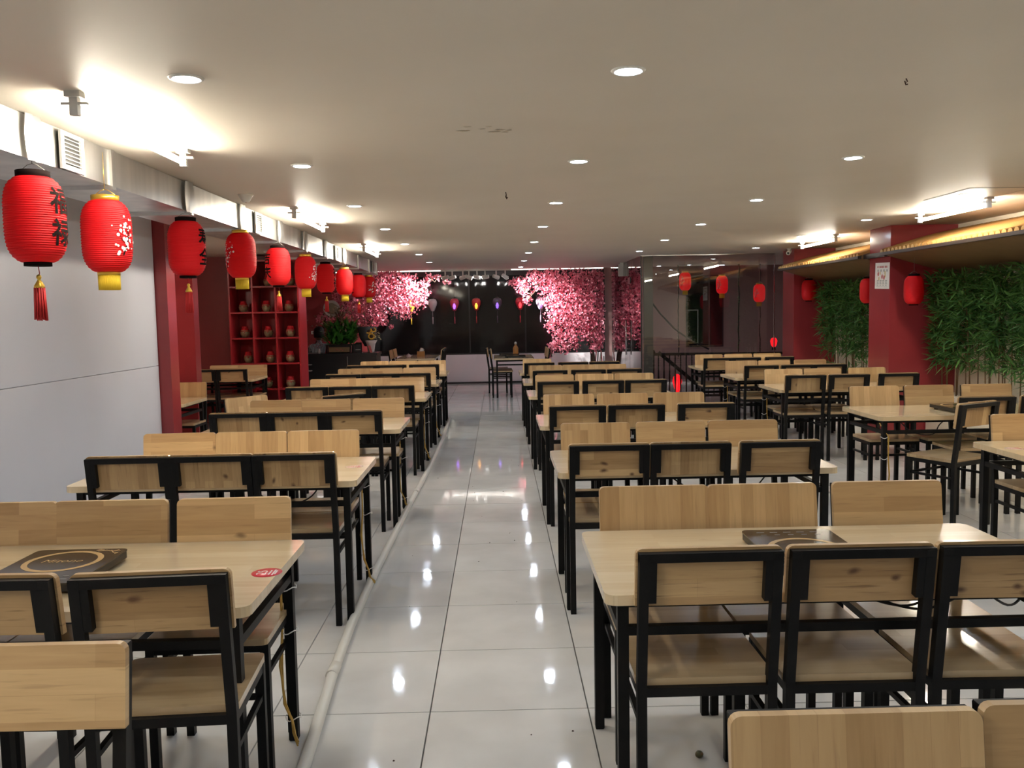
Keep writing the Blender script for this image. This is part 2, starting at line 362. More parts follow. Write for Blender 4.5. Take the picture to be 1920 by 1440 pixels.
# alcove on the left
structure(MB().box(-5.3, -2.80, 12.62, 12.77, 0, AZ).build('wall_alcove', M['darkred']))
structure(MB().box(-5.3, -5.15, 7.42, 12.62, 0, AZ).build('wall_alcove_side', M['darkred']))
structure(MB().box(-5.3, WL - .15, 7.27, 7.42, 0, AZ).build('wall_alcove_front', M['darkred']))
structure(MB().box(-4.6, -4.45, 12.77, 19.4, 0, 2.56).build('wall_counter_side', M['darkred']))
# back of the room: red section, white parapet and the night window
structure(MB().box(-4.45, -2.75, 19.0, 19.15, 0, 2.56).build('wall_back_left', M['darkred']))
structure(MB().box(-2.75, 2.32, 18.9, 19.15, 0, 0.63).build('wall_back', M['lowwhite']))
structure(MB().box(-2.75, 2.32, 18.86, 18.90, 0, 0.035).build('baseboard_back', M['black']))
structure(MB().box(2.32, 6.6, 19.0, 19.15, 0, 2.56).build('wall_stair', M['mauve']))
structure(MB().box(6.45, 6.6, 14.1, 19.0, 0, 2.56).build('wall_stair_side', M['mauve']))
structure(MB().box(-2.75, 2.32, 18.93, 19.15, 2.34, 2.56).build('wall_lintel', M['black']))
w1 = structure(MB().box(-2.75, 2.32, 18.93, 18.99, 0.63, 0.66).build('window_1', M['black']))
xs = [-2.75, -0.62, 0.60, 2.32]
for a, b in zip(xs, xs[1:]):
    MB().box(a + .012, b - .012, 18.955, 18.967, 0.66, 2.34).build('pane', M['nightpane'], w1)
for x in xs: MB().box(x - .014, x + .014, 18.94, 18.985, 0.66, 2.34).build('mullion', M['black'], w1)
# faint street furniture outside the night window
ng = structure(MB().box(-5, 4, 22.0, 22.1, 0, 5).build('wall_outside', mat('night facade', (0.035, 0.035, 0.035), 0.8)))
# window 2 in the stair wall
w2 = structure(MB().box(4.12, 4.94, 18.96, 19.0, 0.70, 2.26).build('window_2', mat('window 2 frame', (0.03, 0.03, 0.032), 0.4)))
for a, b in ((4.15, 4.60), (4.64, 4.91)): MB().box(a, b, 18.945, 18.958, 0.74, 2.22).build('pane', mat('dark pane', (0.008, 0.009, 0.011), 0.08), w2)
MB().box(4.36, 4.38, 18.93, 18.944, 0.74, 1.50).build('mullion', M['greyplastic'], w2)
MB().box(4.16, 4.38, 18.93, 18.944, 1.50, 1.52).build('transom', M['greyplastic'], w2)

# pillars
def pillar(x0, x1, y0, y1, label):
    p = MB().box(x0, x1, y0, y1, 0, CEIL - .001).build('pillar', M['red']); tag(p, label, 'pillar'); return p
pillar(-3.05, -2.80, 7.43, 7.62, 'narrow red pillar where the white left wall ends')
pillar(-3.48, -3.13, 9.00, 9.15, 'bright red pillar behind the small table in the alcove')
p1 = MB().box(4.31, 5.05, 9.50, 10.03, 0, CEIL - .001).build('pillar', M['red']); tag(p1, 'red square pillar on the right with the white poster', 'pillar')
p2 = MB().box(4.43, 5.05, 12.95, 13.45, 0, CEIL - .001).build('pillar', M['red']); tag(p2, 'red square pillar beside the glass partition, far right', 'pillar')

# ---------------------------------------------------------------- lamps
dl = thing('downlight', '', 'ceiling light', (0, 0, CEIL), 0, 'round ceiling downlights')
lens = MB().lathe([(0.047, -0.0035), (0.047, 0.0)], 20).build('lens', M['down'], dl)
ring = MB().lathe([(0.047, 0.0), (0.049, -0.006), (0.058, -0.007), (0.064, -0.002), (0.065, 0.0)], 24).build('trim_ring', M['whiteplastic'], dl)
kids(dl, lens, ring)
ORD = ['nearest', 'second', 'third', 'fourth', 'fifth', 'sixth', 'seventh', 'eighth', 'ninth']
first = True
cols = [(-1.135, 3.30, 1.893, 7, 'left line of lights beside the duct'), (0.50, 3.28, 1.905, 8, 'line of lights above the aisle'),
        (2.13, 5.21, 1.91, 5, 'line of lights over the middle tables'), (3.77, 6.98, 1.87, 4, 'line of lights near the roof eave')]
for (x, y, dy, n, where) in cols:
    for k in range(n):
        lab = '%s round downlight in the %s' % (ORD[k], where)
        xx = x + (0.0 if x < 0 else -0.007 * k)
        p = (xx, y + dy * k, CEIL)
        if first: dl.location = p; dl['label'] = lab; first = False
        else: copy_thing(dl, p, None, lab)
# downlights behind the camera and out of frame (they light what is in frame)
for x, ys, nm in [(-1.135, (1.4, -.5, -2.4), 'left'), (.5, (1.4, -.5, -2.4), 'aisle'), (2.13, (3.3, 1.4, -.5), 'middle'), (3.77, (5.1, 3.2, 1.3, -.6), 'right')]:
    for k, y in enumerate(ys): copy_thing(dl, (x, y, CEIL), None, '%s downlight hidden above the top edge of the photo, %s line' % (ORD[k], nm))
copy_thing(dl, (4.45, 17.2, CEIL), None, 'right one of two downlights added to brighten the stairwell behind the glass')  # added fill lamp, lifts the dim mauve wall behind the glass
copy_thing(dl, (3.2, 17.2, CEIL), None, 'left one of two downlights added to brighten the stairwell behind the glass')  # second added fill lamp for the same interior
def tube_light(x, y0, y1, label):
    t = thing('tube_light', label, 'tube light', (x, y0, CEIL), 0, 'fluorescent tubes')
    L_ = y1 - y0
    MB().tube([(0, 0.03, -.068), (0, L_ - .03, -.068)], 0.0145, 10).build('tube', M['tube'], t)
    for yy in (0.0, L_ - .03):
        m = MB().box(-.016, .016, yy, yy + .03, -.09, -.022); m.box(-.03, .03, yy - .01, yy + .04, -.022, 0)
        m.box(-.05, .05, yy + .004, yy + .024, -.05, -.04)
        m.build('lamp_holder', M['whiteplastic'], t)
    return t
tube_light(-1.63, 3.46, 4.66, 'glowing tube light beside the duct, nearest one')
tube_light(-1.63, 7.10, 8.30, 'glowing tube light beside the duct, middle one')
tube_light(-1.63, 10.75, 11.95, 'glowing tube light beside the duct, farthest one')
tube_light(-4.75, 7.8, 9.0, 'unseen tube light added to brighten the alcove, hidden behind the white wall')  # added out of view to lighten the alcove ceiling and red pillar
tube_light(4.06, 7.15, 8.35, 'glowing tube light above the roof eave, nearer one')
tube_light(4.10, 10.50, 11.70, 'glowing tube light above the roof eave, farther one')
tube_light(4.06, 3.8, 5.0, 'tube light above the roof eave, out of frame')
tube_light(-1.63, -0.2, 1.0, 'tube light beside the duct, behind the camera')

# LED strip along the recess edge
ls = MB().box(-4.2, 2.3, 18.87, 18.885, 2.455, 2.475).build('led_strip', M['strip']); tag(ls, 'glowing white LED strip along the ceiling edge at the back', 'light strip')
MB().box(-4.2, 2.3, 18.885, 18.93, 2.44, 2.49).build('channel', M['whiteplastic'], ls)

# track spotlights
tr = MB().box(-1.12, 0.28, 17.28, 17.32, CEIL - .03, CEIL).build('light_track', M['whiteplastic']); tag(tr, 'white ceiling track carrying the row of spotlights', 'light track')
aims = [(-1.03, (-2.9, 18.0, 1.7)), (-.89, (-2.2, 17.9, 1.8)), (-.68, (-1.7, 17.9, 1.9)), (-.56, (1.7, 18.0, 1.3)), (-.40, (1.2, 18, 1.8)), (-.24, (-2.5, 18.0, 1.9)), (-.02, (0.9, 18, 1.9)), (.16, (1.9, 18.2, 1.0))]
for i, (x, a) in enumerate(aims):
    t = thing('spotlight', '%s white track spotlight in the back row, counting from the left' % ['first', 'second', 'third', 'fourth', 'fifth', 'sixth', 'seventh', 'last'][i], 'spotlight', (x, 17.3, CEIL - .03), 0, 'track spotlights')
    MB().box(-.012, .012, -.012, .012, -.09, 0).build('stem', M['whiteplastic'], t)
    d = (Vector(a) - Vector((x, 17.3, 2.21))).normalized(); q = d.to_track_quat('-Z', 'Y').to_matrix().to_4x4()
    q.translation = Vector((0, 0, -.125))
    m = MB().lathe([(0.032, .075), (.036, .07), (.042, -.055), (.040, -.06)], 16); m.v = [tuple(q @ Vector(v)) for v in m.v]
    m.build('lamp_head', M['whiteplastic'], t)
    m = MB().lathe([(.038, -.061), (.030, -.064)], 16); m.v = [tuple(q @ Vector(v)) for v in m.v]
    m.build('lens', M['spotlens'], t)
    ld = bpy.data.lights.new('spot_beam', 'SPOT'); ld.energy = SPOT_W; ld.spot_size = R(46); ld.spot_blend = 0.6; ld.shadow_soft_size = 0.03; ld.color = (1, .95, .9)
    lo = bpy.data.objects.new('spot_beam', ld); COL.objects.link(lo); lo.parent = t
    mm = d.to_track_quat('-Z', 'Y').to_matrix().to_4x4(); mm.translation = Vector((0, 0, -.125)) + d * .07; lo.matrix_local = mm

# ---------------------------------------------------------------- tables
def make_table(label, grp):
    t = thing('dining_table', label, 'table', (0, 0, 0), 0, grp)
    a = MB().prism(rrect(-.70, .70, -.36, .36, .035, 4), .680, .710, XY).build('tabletop', M['top'], t)
    ks = [a]
    for sx in (-1, 1):
        for sy in (-1, 1):
            x, y = sx * (.70 - .055), sy * (.36 - .055)
            m = MB().box(x - .016, x + .016, y - .016, y + .016, .004, .680); m.box(x - .014, x + .014, y - .014, y + .014, 0, .004)
            ks.append(m.build('leg', M['steel'], t))
    for sy in (-1, 1):
        y = sy * .305
        m = MB().box(-.63, .63, y - .0125, y + .0125, .578, .604); ks.append(m.build('rail', M['steel'], t))
    for sx in (-1, 1):
        x = sx * .645
        m = MB().box(x - .0125, x + .0125, -.29, .29, .578, .604); ks.append(m.build('rail', M['steel'], t))
    m = MB()
    for sy in (-1, 1): m.box(-.63, .63, sy * .305 - .01, sy * .305 + .01, .660, .6795)
    for sx in (-1, 1): m.box(sx * .645 - .01, sx * .645 + .01, -.29, .29, .660, .6795)
    ks.append(m.build('apron', M['steel'], t))
    kids(t, *ks); return t
tb0 = [None]
def table(x, y, label, grp, rz=0.0):
    if tb0[0] is None: t = tb0[0] = make_table(label, grp); t.location = (x, y, 0); t.rotation_euler = (0, 0, rz); return t
    return copy_thing(tb0[0], (x, y, 0), rz, label, grp)

# ---------------------------------------------------------------- chairs  (faces +Y locally, back at -Y)
def make_chair(kind):
    t = thing('dining_chair', '', 'chair', (0, 0, 0))
    ks = []
    seat = MB().prism(rrect(-.195, .195, -.165, .19, .018, 3), .460, .480, XY)
    ks.append(seat.build('seat', M['seat'], t))
    w = .027
    for sx in (-1, 1):
        x = sx * .1815
        m = MB().box(x - w / 2, x + w / 2, .165 - w / 2, .165 + w / 2, 0, .458); ks.append(m.build('leg', M['steel'], t))
        m = MB().box(x - w / 2, x + w / 2, -.17 - w / 2, -.17 + w / 2, 0, .47)
        m.bar((x, -.17, .465), (x, -.2205, .85), w, w, (1, 0, 0)); ks.append(m.build('leg', M['steel'], t))
    m = MB().box(-.17, .17, .165 - .012, .165 + .012, .433, .459); m.box(-.17, .17, -.182, -.158, .433, .459)
    for sx in (-1, 1): m.box(sx * .1815 - .012, sx * .1815 + .012, -.16, .155, .433, .459)
    ks.append(m.build('seat_frame', M['steel'], t))
    for sx in (-1, 1):
        m = MB().box(sx * .1815 - .008, sx * .1815 + .008, -.16, .155, .345, .361); ks.append(m.build('stretcher', M['steel'], t))
    m = MB().box(-.17, .17, .157, .173, .345, .361); ks.append(m.build('stretcher', M['steel'], t))
    # inverted U of the back: top rail and the two short inner uprights
    def yb(z): return -.17 - .0505 * (z - .465) / .385
    m = MB().bar((-.195, yb(.839), .839), (.195, yb(.839), .839), .025, .025, (0, 0, 1))
    for sx in (-1, 1): m.bar((sx * .158, yb(.712), .712), (sx * .158, yb(.83), .83), .022, .025, (1, 0, 0))
    ks.append(m.build('back_frame', M['steel'], t))
    def tilt(a, b, tt): return (a, yb(b) + .0135 + tt, b)
    m = MB().prism(rrect(-.201, .201, .695, .860, .018, 4, (1, 1, 0, 0)), .0005, .0185, tilt)
    bo = m.build('backrest', M['back_' + kind], t); bo.data.materials.append(M['rear_' + kind])
    bo.data.polygons[0].material_index = 1
    ks.append(bo)
    kids(t, *ks); return t
CH = {'h': make_chair('h'), 'v': make_chair('v')}
used = {'h': False, 'v': False}
def chair(x, y, rz, kind, label, grp):
    if not used[kind]:
        used[kind] = True; t = CH[kind]; t.location = (x, y, 0); t.rotation_euler = (0, 0, rz); t['label'] = label; t['group'] = grp; return t
    return copy_thing(CH[kind], (x, y, 0), rz, label, grp)
rnd = random.Random(3)
EDGE = {}      # far edge of each table, so that no backrest runs into a tabletop
def near_row(xs, yw, row, tabl, kinds=None, names=None, rots=None):
    names = names or ['left', 'middle', 'right']
    yw = min(yw, EDGE[row, tabl] - .72 - .036)
    for i, x in enumerate(xs):
        if x is None: continue
        k = kinds[i] if kinds else rnd.choice('hv')
        rz = R(rots[i]) if rots else R(rnd.uniform(-1.2, 1.2))
        lab = 'chair seen from its black-framed back, %s seat, %s table %s' % (names[i], tabl, row)
        chair(x, yw + .20, rz, k, lab, 'chairs at the tables ' + row)
def far_row(xs, yw, row, tabl, kinds=None, names=None, rots=None):
    names = names or ['left', 'middle', 'right']
    yw = max(yw, EDGE[row, tabl] + .036)
    for i, x in enumerate(xs):
        if x is None: continue
        k = kinds[i] if kinds else rnd.choice('hv')
        rz = PI + (R(rots[i]) if rots else R(rnd.uniform(-1.2, 1.2)))
        lab = 'chair facing us with a wooden back panel, %s seat, %s table %s' % (names[i], tabl, row)
        chair(x, yw - .20, rz, k, lab, 'chairs at the tables ' + row)

MID, LEF, RIG = 'right of the aisle', 'left of the aisle', 'of far right row'
TN = ['nearest', 'second', 'third', 'fourth', 'fifth', 'sixth']
# row right of the aisle: table centre x 0.98
mf = [3.08, 4.95, 6.74, 8.93, 10.55, 12.16]
for i, yf in enumerate(mf):
    EDGE[MID, TN[i]] = yf
    table(.985 - .002 * i, yf - .36, 'light wooden table on black steel legs, %s %s' % (TN[i], MID), 'dining tables')
H = .2
near_row([.56, .975, 1.39], 2.30, MID, TN[0], 'hhh', rots=[0.3, -.3, -1.2])
far_row([.56, .96, 1.42], 3.14, MID, TN[0], 'vvh', rots=[0, .5, -.3])
near_row([.53, .93, 1.37], 4.20, MID, TN[1], 'hvh', rots=[.4, 0, .2])
far_row([.55, .99, 1.41], 4.99, MID, TN[1], 'vhh')
near_row([.54, .95, 1.44], 5.99, MID, TN[2], 'hvh')
far_row([.54, .97, 1.41], 6.79, MID, TN[2], 'vvv')
near_row([.56, .98, 1.39], 8.17, MID, TN[3], 'hhh')
far_row([.58, .99, 1.41], 9.01, MID, TN[3], 'hvv')
near_row([.58, 1.01, 1.42], 9.83, MID, TN[4])
far_row([.58, .98, 1.37], 10.66, MID, TN[4], 'vvv')
near_row([.53, .97, 1.38], 11.31, MID, TN[5])
far_row([.54, None, None], 12.20, MID, TN[5])
# the cropped table in front, right: only the backs of its far chairs are in the photograph
chair(.35 + .205, 1.325 - .2, PI, 'v', 'chair cut by the bottom edge, pale upright-grained back, lower right corner', 'chairs cut by the bottom edge')
chair(.75 + .215, 1.34 - .2, PI + R(-.6), 'h', 'chair cut by the bottom right corner, darker level-grained wooden back', 'chairs cut by the bottom edge')

# row left of the aisle: right edge at x -0.70
lf = [3.05, 4.86, 6.74, 8.96, 10.66, 12.33]
for i, yf in enumerate(lf):
    EDGE[LEF, TN[i]] = yf
    table(-1.40, yf - .36, 'light wooden table on black steel legs, %s %s' % (TN[i], LEF), 'dining tables')
near_row([-1.77, -1.335, -.915], 2.19, LEF, TN[0], 'hhh', rots=[0, -1.5, 3.5])
far_row([-1.79, -1.395, -.955], 3.06, LEF, TN[0], 'hhh', rots=[-.5, .3, 1.2])
near_row([-1.77, -1.38, -.985], 4.12, LEF, TN[1], 'vvv', rots=[.4, .5, .2])
far_row([-1.81, -1.41, -1.0], 4.90, LEF, TN[1], 'hvv')
near_row([-1.79, -1.40, -1.01], 5.93, LEF, TN[2], 'vvh')
far_row([-1.75, -1.37, -.95], 6.74, LEF, TN[2], 'hhh')
near_row([-1.79, -1.385, -.99], 8.05, LEF, TN[3], 'vvv')
far_row([-1.76, -1.37, -.98], 8.99, LEF, TN[3], 'hvh')
near_row([-1.75, -1.355, -.97], 9.75, LEF, TN[4], 'hhv')
far_row([-1.78, -1.385, -.98], 10.66, LEF, TN[4])
near_row([-1.81, -1.42, -.99], 11.45, LEF, TN[5])
far_row([-1.77, -1.36, -.96], 12.32, LEF, TN[5])
chair(-.955, 1.70 - .2, PI, 'h', 'chair cut by the bottom left corner, pale level-grained back', 'chairs cut by the bottom edge')
chair(-1.42, 7.33, R(40), 'h', 'loose turned chair, sloping black frame, behind third left table', 'loose chairs')
chair(-1.93, 7.02, PI + R(52), 'v', 'loose turned chair, slanted wooden back, behind third left table', 'loose chairs')

# far right row: left edge x 2.74
rf = [4.96, 6.88, 9.12, 10.70, 12.52]
for i, yf in enumerate(rf):
    EDGE[RIG, TN[i]] = yf
    table(3.44, yf - .36, 'light wooden table on black steel legs, %s %s' % (TN[i], RIG), 'dining tables')
far_row([3.09, 3.49, None], 5.02, RIG, TN[0], 'hhh')
near_row([None, 3.455, 3.90], 6.06, RIG, TN[1], 'hhh')
far_row([3.055, 3.505, 3.97], 6.99, RIG, TN[1], 'vhh')
chair(3.09, 5.87, R(27), 'v', 'chair pulled out and turned, beside second table of far right row', 'loose chairs')
near_row([2.98, 3.41, 3.89], 8.40, RIG, TN[2], 'vhh')
far_row([3.035, 3.46, 3.94], 9.20, RIG, TN[2], 'vhv')
near_row([3.03, 3.45, 3.82], 9.99, RIG, TN[3], 'hhh')
far_row([3.04, 3.46, 3.91], 10.83, RIG, TN[3], 'vhh')
near_row([2.97, 3.35, 3.80], 11.67, RIG, TN[4], 'hhh')
far_row([3.05, 3.48, 3.91], 12.53, RIG, TN[4], 'vhh')
# alcove tables on the left
ALC = 'beside the jar shelf'
EDGE[ALC, 'only'] = 12.03
table(-3.90, 12.03 - .36, 'light wooden table standing in the alcove before the jar shelf', 'dining tables')
near_row([None, -3.835, -3.44], 11.18, ALC, 'only', 'hhh')
far_row([None, -3.80, -3.42], 12.06, ALC, 'only', 'hhh')
table(-3.68 + .01, 8.84 - .36, 'light wooden table against the white wall, before the red pillar', 'dining tables')
chair(-3.20, 8.84 - .14, PI, 'v', 'chair at the small table before the red pillar, facing us', 'chairs by the white wall')
# the two tables at the back, turned lengthwise
BK = 'back tables'
table(-1.535, 16.65, 'table turned lengthwise at the back under pink blossom', BK, PI / 2)
table(.27, 16.15, 'table turned lengthwise at the back with the sauce bottle', BK, PI / 2)
for k, (x, y) in enumerate([(-1.83, 16.35), (-1.83, 16.95)]):
    chair(x, y, -PI / 2, 'v', '%s chair on the left side of the back left table' % ['nearer', 'farther'][k], 'chairs at the back tables')
for k, (x, y) in enumerate([(-1.25, 16.17), (-1.26, 16.62), (-1.26, 17.07)]):
    chair(x, y, PI / 2, 'h', '%s chair on the right side of the back left table' % ['nearest', 'middle', 'farthest'][k], 'chairs at the back tables')
for k, (x, y) in enumerate([(.06, 15.70), (.05, 16.15), (-.02, 16.62)]):
    chair(x, y, -PI / 2, 'h', '%s chair on the aisle side of the back right table' % ['nearest', 'middle', 'farthest'][k], 'chairs at the back tables')
for k, (x, y) in enumerate([(.71, 15.95), (.71, 16.5)]):
    chair(x, y, PI / 2, 'v', '%s chair on the right side of the back right table' % ['nearer', 'farther'][k], 'chairs at the back tables')

# ---------------------------------------------------------------- flat lettering as thin mesh
def text_tris(body, size, bold=0.0):
    cu = bpy.data.curves.new('lettering', 'FONT'); cu.body = body; cu.size = size; cu.align_x = 'CENTER'; cu.align_y = 'CENTER'; cu.resolution_u = 2; cu.offset = bold
    o = bpy.data.objects.new('lettering', cu); COL.objects.link(o)
    bpy.context.view_layer.update()
    dg = bpy.context.evaluated_depsgraph_get(); me = o.evaluated_get(dg).to_mesh()
    bm = bmesh.new(); bm.from_mesh(me); o.evaluated_get(dg).to_mesh_clear()
    bpy.data.objects.remove(o); bpy.data.curves.remove(cu)
    return bm
def letter_mb(body, size, fn, slices=0.0, bold=0.0):
    bm = text_tris(body, size, bold)
    if slices and bm.verts:
        xs = [v.co.x for v in bm.verts]; ys = [v.co.y for v in bm.verts]
        for ax, lo, hi, st in ((0, min(xs), max(xs), slices), (1, min(ys), max(ys), slices * 2)):
            q = lo + st
            while q < hi:
                co = [0, 0, 0]; co[ax] = q; no = [0, 0, 0]; no[ax] = 1
                bmesh.ops.bisect_plane(bm, geom=bm.verts[:] + bm.edges[:] + bm.faces[:], plane_co=co, plane_no=no); q += st
    m = MB(); bm.verts.index_update()
    m.add([fn(v.co.x, v.co.y) for v in bm.verts], [tuple(v.index for v in f.verts) for f in bm.faces]); bm.free()
    return m

# ---------------------------------------------------------------- ventilation duct on the left
du = thing('ventilation_duct', 'long galvanised sheet metal duct under the ceiling on the left', 'duct', (-2.0, 0, 2.19))
m = MB().box(-.42, 0, -3.9, 14.55, .012, .196); m.build('duct_body', M['galv'], du)
yy = -3.3; first_f = None
for y in [-2.9, -1.7, -.5, .9, 2.2, 3.5, 4.62, 5.78, 6.9, 8.05, 9.2, 10.3, 11.5, 12.6, 13.65, 14.5]:
    if first_f is None:
        m = MB().box(-.435, .014, -.02, .02, -.008, .012); m.box(0, .014, -.02, .02, .012, .196); m.box(-.43, -.42, -.02, .02, .012, .196)
        first_f = m.build('flange', M['galv'], du, (0, y, 0))
    else: o = first_f.copy(); COL.objects.link(o); o.location = (0, y, 0)
m = MB()
for (z, xo) in [(-.004, .012), (.03, .008), (.07, .018), (.12, .016), (.16, .012), (.199, .014)]:
    pass
sp = None
for y in [3.84, 5.72, 6.9, 8.07, 9.1, 10.2, 11.4, 12.6]:
    if sp is None:
        m = MB(); pr = [(-.075, .004), (-.04, .022), (0, .009), (.04, .024), (.075, .004)]
        zs = [.0, .06, .12, .197]; sc = [.8, 1.0, 1.05, .85]
        vs = [(0.002 + px * (1 if i in (1, 2) else .7), py * sc[i], z) for i, z in enumerate(zs) for py, px in pr]
        fs = [(i * 5 + j, i * 5 + j + 1, (i + 1) * 5 + j + 1, (i + 1) * 5 + j) for i in range(3) for j in range(4)]
        m.add(vs, fs, True); sp = m.build('foil_wrap', M['galv'], du, (0.012, y, 0))
    else: o = sp.copy(); COL.objects.link(o); o.location = (0.012, y, 0)
for y in [4.06, 7.24, 10.75, 13.9]:
    g = MB()
    g.box(0, .012, 0, .22, .012, .034); g.box(0, .012, 0, .22, .166, .186); g.box(0, .012, 0, .03, .034, .166); g.box(0, .012, .19, .22, .034, .166)
    g = g.build('grille', M['grille'], du, (.012, y, 0))
    MB().box(.0005, .002, .03, .19, .034, .166).build('grille_recess', M['black'], g)
    for k in range(7):
        z = .046 + k * .0182
        MB().bar((.006, .03, z), (.006, .19, z), .008, .0035, (.8, 0, -.6)).build('slat', M['grille'], g)

# ---------------------------------------------------------------- red lanterns
LR, LH = .118, .178
def lprof(z):    # radius of the lantern cloth at height z in [-LH, LH]
    return max(.062, LR * (1 - abs(z / (LH + .012)) ** 4.0) ** (1 / 2.3))
def cloth(rings=24, n=36):
    pr = []
    for k in range(rings * 2 + 1):
        z = -LH + 2 * LH * k / (rings * 2); pr.append((lprof(z) + (.0024 if k % 2 else -.0016), z))
    return MB().lathe(pr, n)
def on_lantern(th0, z0):
    def fn(x, y):
        z = z0 + y; r = lprof(z) + .0034; th = x / LR + th0
        return (r * math.sin(th), -r * math.cos(th), z)
    return fn
cloth_me = [None]
def lantern(x, y, zc, label, kind, off=0.0, chars='福禄', grp='red lanterns under the duct', sc=1.0, hang=None, th_extra=0.0, tail=True):
    t = thing('paper_lantern', label, 'lantern', (x, y, zc), 0, grp)
    t.scale = (sc, sc, sc)
    face = math.atan2(x, y) * -1 + R(off)
    if cloth_me[0] is None: o = cloth().build('cloth_body', M['lantern'], t); cloth_me[0] = o
    else: o = cloth_me[0].copy(); COL.objects.link(o); o.parent = t
    capm = M['ink'] if kind == 'A' else M['gold']
    MB().lathe([(.062, LH - .004), (.066, LH - .002), (.066, LH + .024), (.056, LH + .026), (.054, LH + .004)], 28).build('top_cap', capm, t)
    MB().lathe([(.050, -LH - .016), (.054, -LH - .016), (.054, -LH + .006)], 28).build('bottom_cap', capm, t)
    if hang:
        m = MB()
        for a in (-1, 1): m.tube([(a * .055, 0, LH + .024), (a * .02, 0, LH + .05), (0, 0, LH + .055)], .0016, 5)
        m.tube([(0, 0, LH + .055), (0, 0, LH + hang / sc)], .0016, 5); m.build('hanging_wire', M['gold'] if kind == 'B' else M['greyplastic'], t)
    if kind == 'A':
        if chars:
            m = MB()
            for ch, z0 in zip(chars, (.066, -.066)):
                q = letter_mb(ch, .118, on_lantern(face, z0), .008, .0022); m.add(q.v, q.f)
            m.build('characters', M['ink'], t)
        if tail:
            ts = MB().tube([(0, 0, -LH - .016), (0.004, 0, -LH - .045), (0, 0, -LH - .06)], .0018, 5); ts = ts.build('tassel', M['tassel'], t)
            MB().lathe([(.002, -LH - .05), (.009, -LH - .055), (.010, -LH - .065), (.006, -LH - .072), (.013, -LH - .085), (.021, -LH - .098), (.022, -LH - .108), (.0, -LH - .108)], 16).build('tassel_cap', M['gold'], ts)
            m = MB(); rr = random.Random(5)
            for k in range(26):
                a = 2 * PI * k / 26; q = .019 if k % 2 else .013
                m.tube([(q * math.cos(a), q * math.sin(a), -LH - .105), (q * 1.25 * math.cos(a), q * 1.25 * math.sin(a), -LH - .235 - rr.random() * .012)], .0034, 5)
            tag(m.build('threads', M['tassel'], ts), kind='stuff')
    else:
        rr = random.Random(int(y * 100)); m = MB(); mb = MB()
        br = [(-.02, -.10), (-.008, -.07), (.004, -.04), (.012, -.005), (.010, .03), (.0, .06)]
        for a, b in zip(br, br[1:]):
            f = on_lantern(face, 0); w = .0045 if a[1] < -.03 else .0022
            mb.add([f(a[0] - w, a[1]), f(a[0] + w, a[1]), f(b[0] + w, b[1]), f(b[0] - w, b[1])], [(0, 1, 2, 3)])
        for a, b in [((.0, -.05), (-.035, -.02)), ((-.02, -.03), (-.05, .02)), ((.01, 0), (.03, .04))]:
            f = on_lantern(face, 0); w = .0015
            mb.add([f(a[0] - w, a[1]), f(a[0] + w, a[1]), f(b[0] + w, b[1]), f(b[0] - w, b[1])], [(0, 1, 2, 3)])
        mb.build('printed_branch', M['ink'], t)
        for k in range(46):
            u = rr.random(); bx = -.012 + .03 * u; cx = bx + rr.gauss(-.010, .030); cz = -.085 + .17 * u + rr.gauss(0, .012)
            q = rr.choice((.004, .006, .0085)); f = on_lantern(face, 0)
            m.add([f(cx + q * math.cos(2 * PI * j / 8), cz + q * math.sin(2 * PI * j / 8)) for j in range(8)], [tuple(range(8))])
        m.build('printed_blossom', M['whiteprint'], t)
        if tail:
            fr = MB().lathe([(.050, -LH - .014), (.048, -LH - .05), (.047, -LH - .085)], 30); m = MB()
            for k in range(60):
                a = 2 * PI * k / 60; c_, s_ = math.cos(a), math.sin(a)
                m.tube([(.050 * c_, .050 * s_, -LH - .012), (.049 * c_, .049 * s_, -LH - .09)], .0029, 4)
            tag(m.build('fringe', M['fringe'], t), kind='stuff')
    return t
LO = ['nearest of the row', 'second from the camera', 'third from the camera', 'fourth from the camera', 'fifth from the camera', 'sixth from the camera', 'seventh from the camera', 'eighth from the camera', 'ninth from the camera', 'farthest of the row']
lan = [(3.84, 1.952, 'A', 57, '福禄', 1.03), (4.53, 1.942, 'B', 47, None, 1.02), (5.68, 1.966, 'A', 66, '寿全', .98), (6.87, 2.0, 'B', -58, None, .97), (8.01, 1.975, 'A', -62, '吉庆', .95),
       (9.15, 1.975, 'B', 62, None, .94), (10.22, 1.962, 'A', 78, '福禄', .93), (11.45, 1.962, 'B', -100, None, .93), (12.58, 1.945, 'A', -66, '寿全', .91), (13.62, 1.965, 'B', 35, None, .90)]
for i, (y, z, k, off, ch, sc) in enumerate(lan):
    lab = ('red lantern with black characters, black caps and red tassel, ' if k == 'A' else 'red lantern with white blossom print and yellow fringe, ') + LO[i]
    lantern(-2.0, y, z - .008, lab, k, off, ch, sc=sc, hang=(2.185 - z) if z + .19 * sc < 2.18 else None)
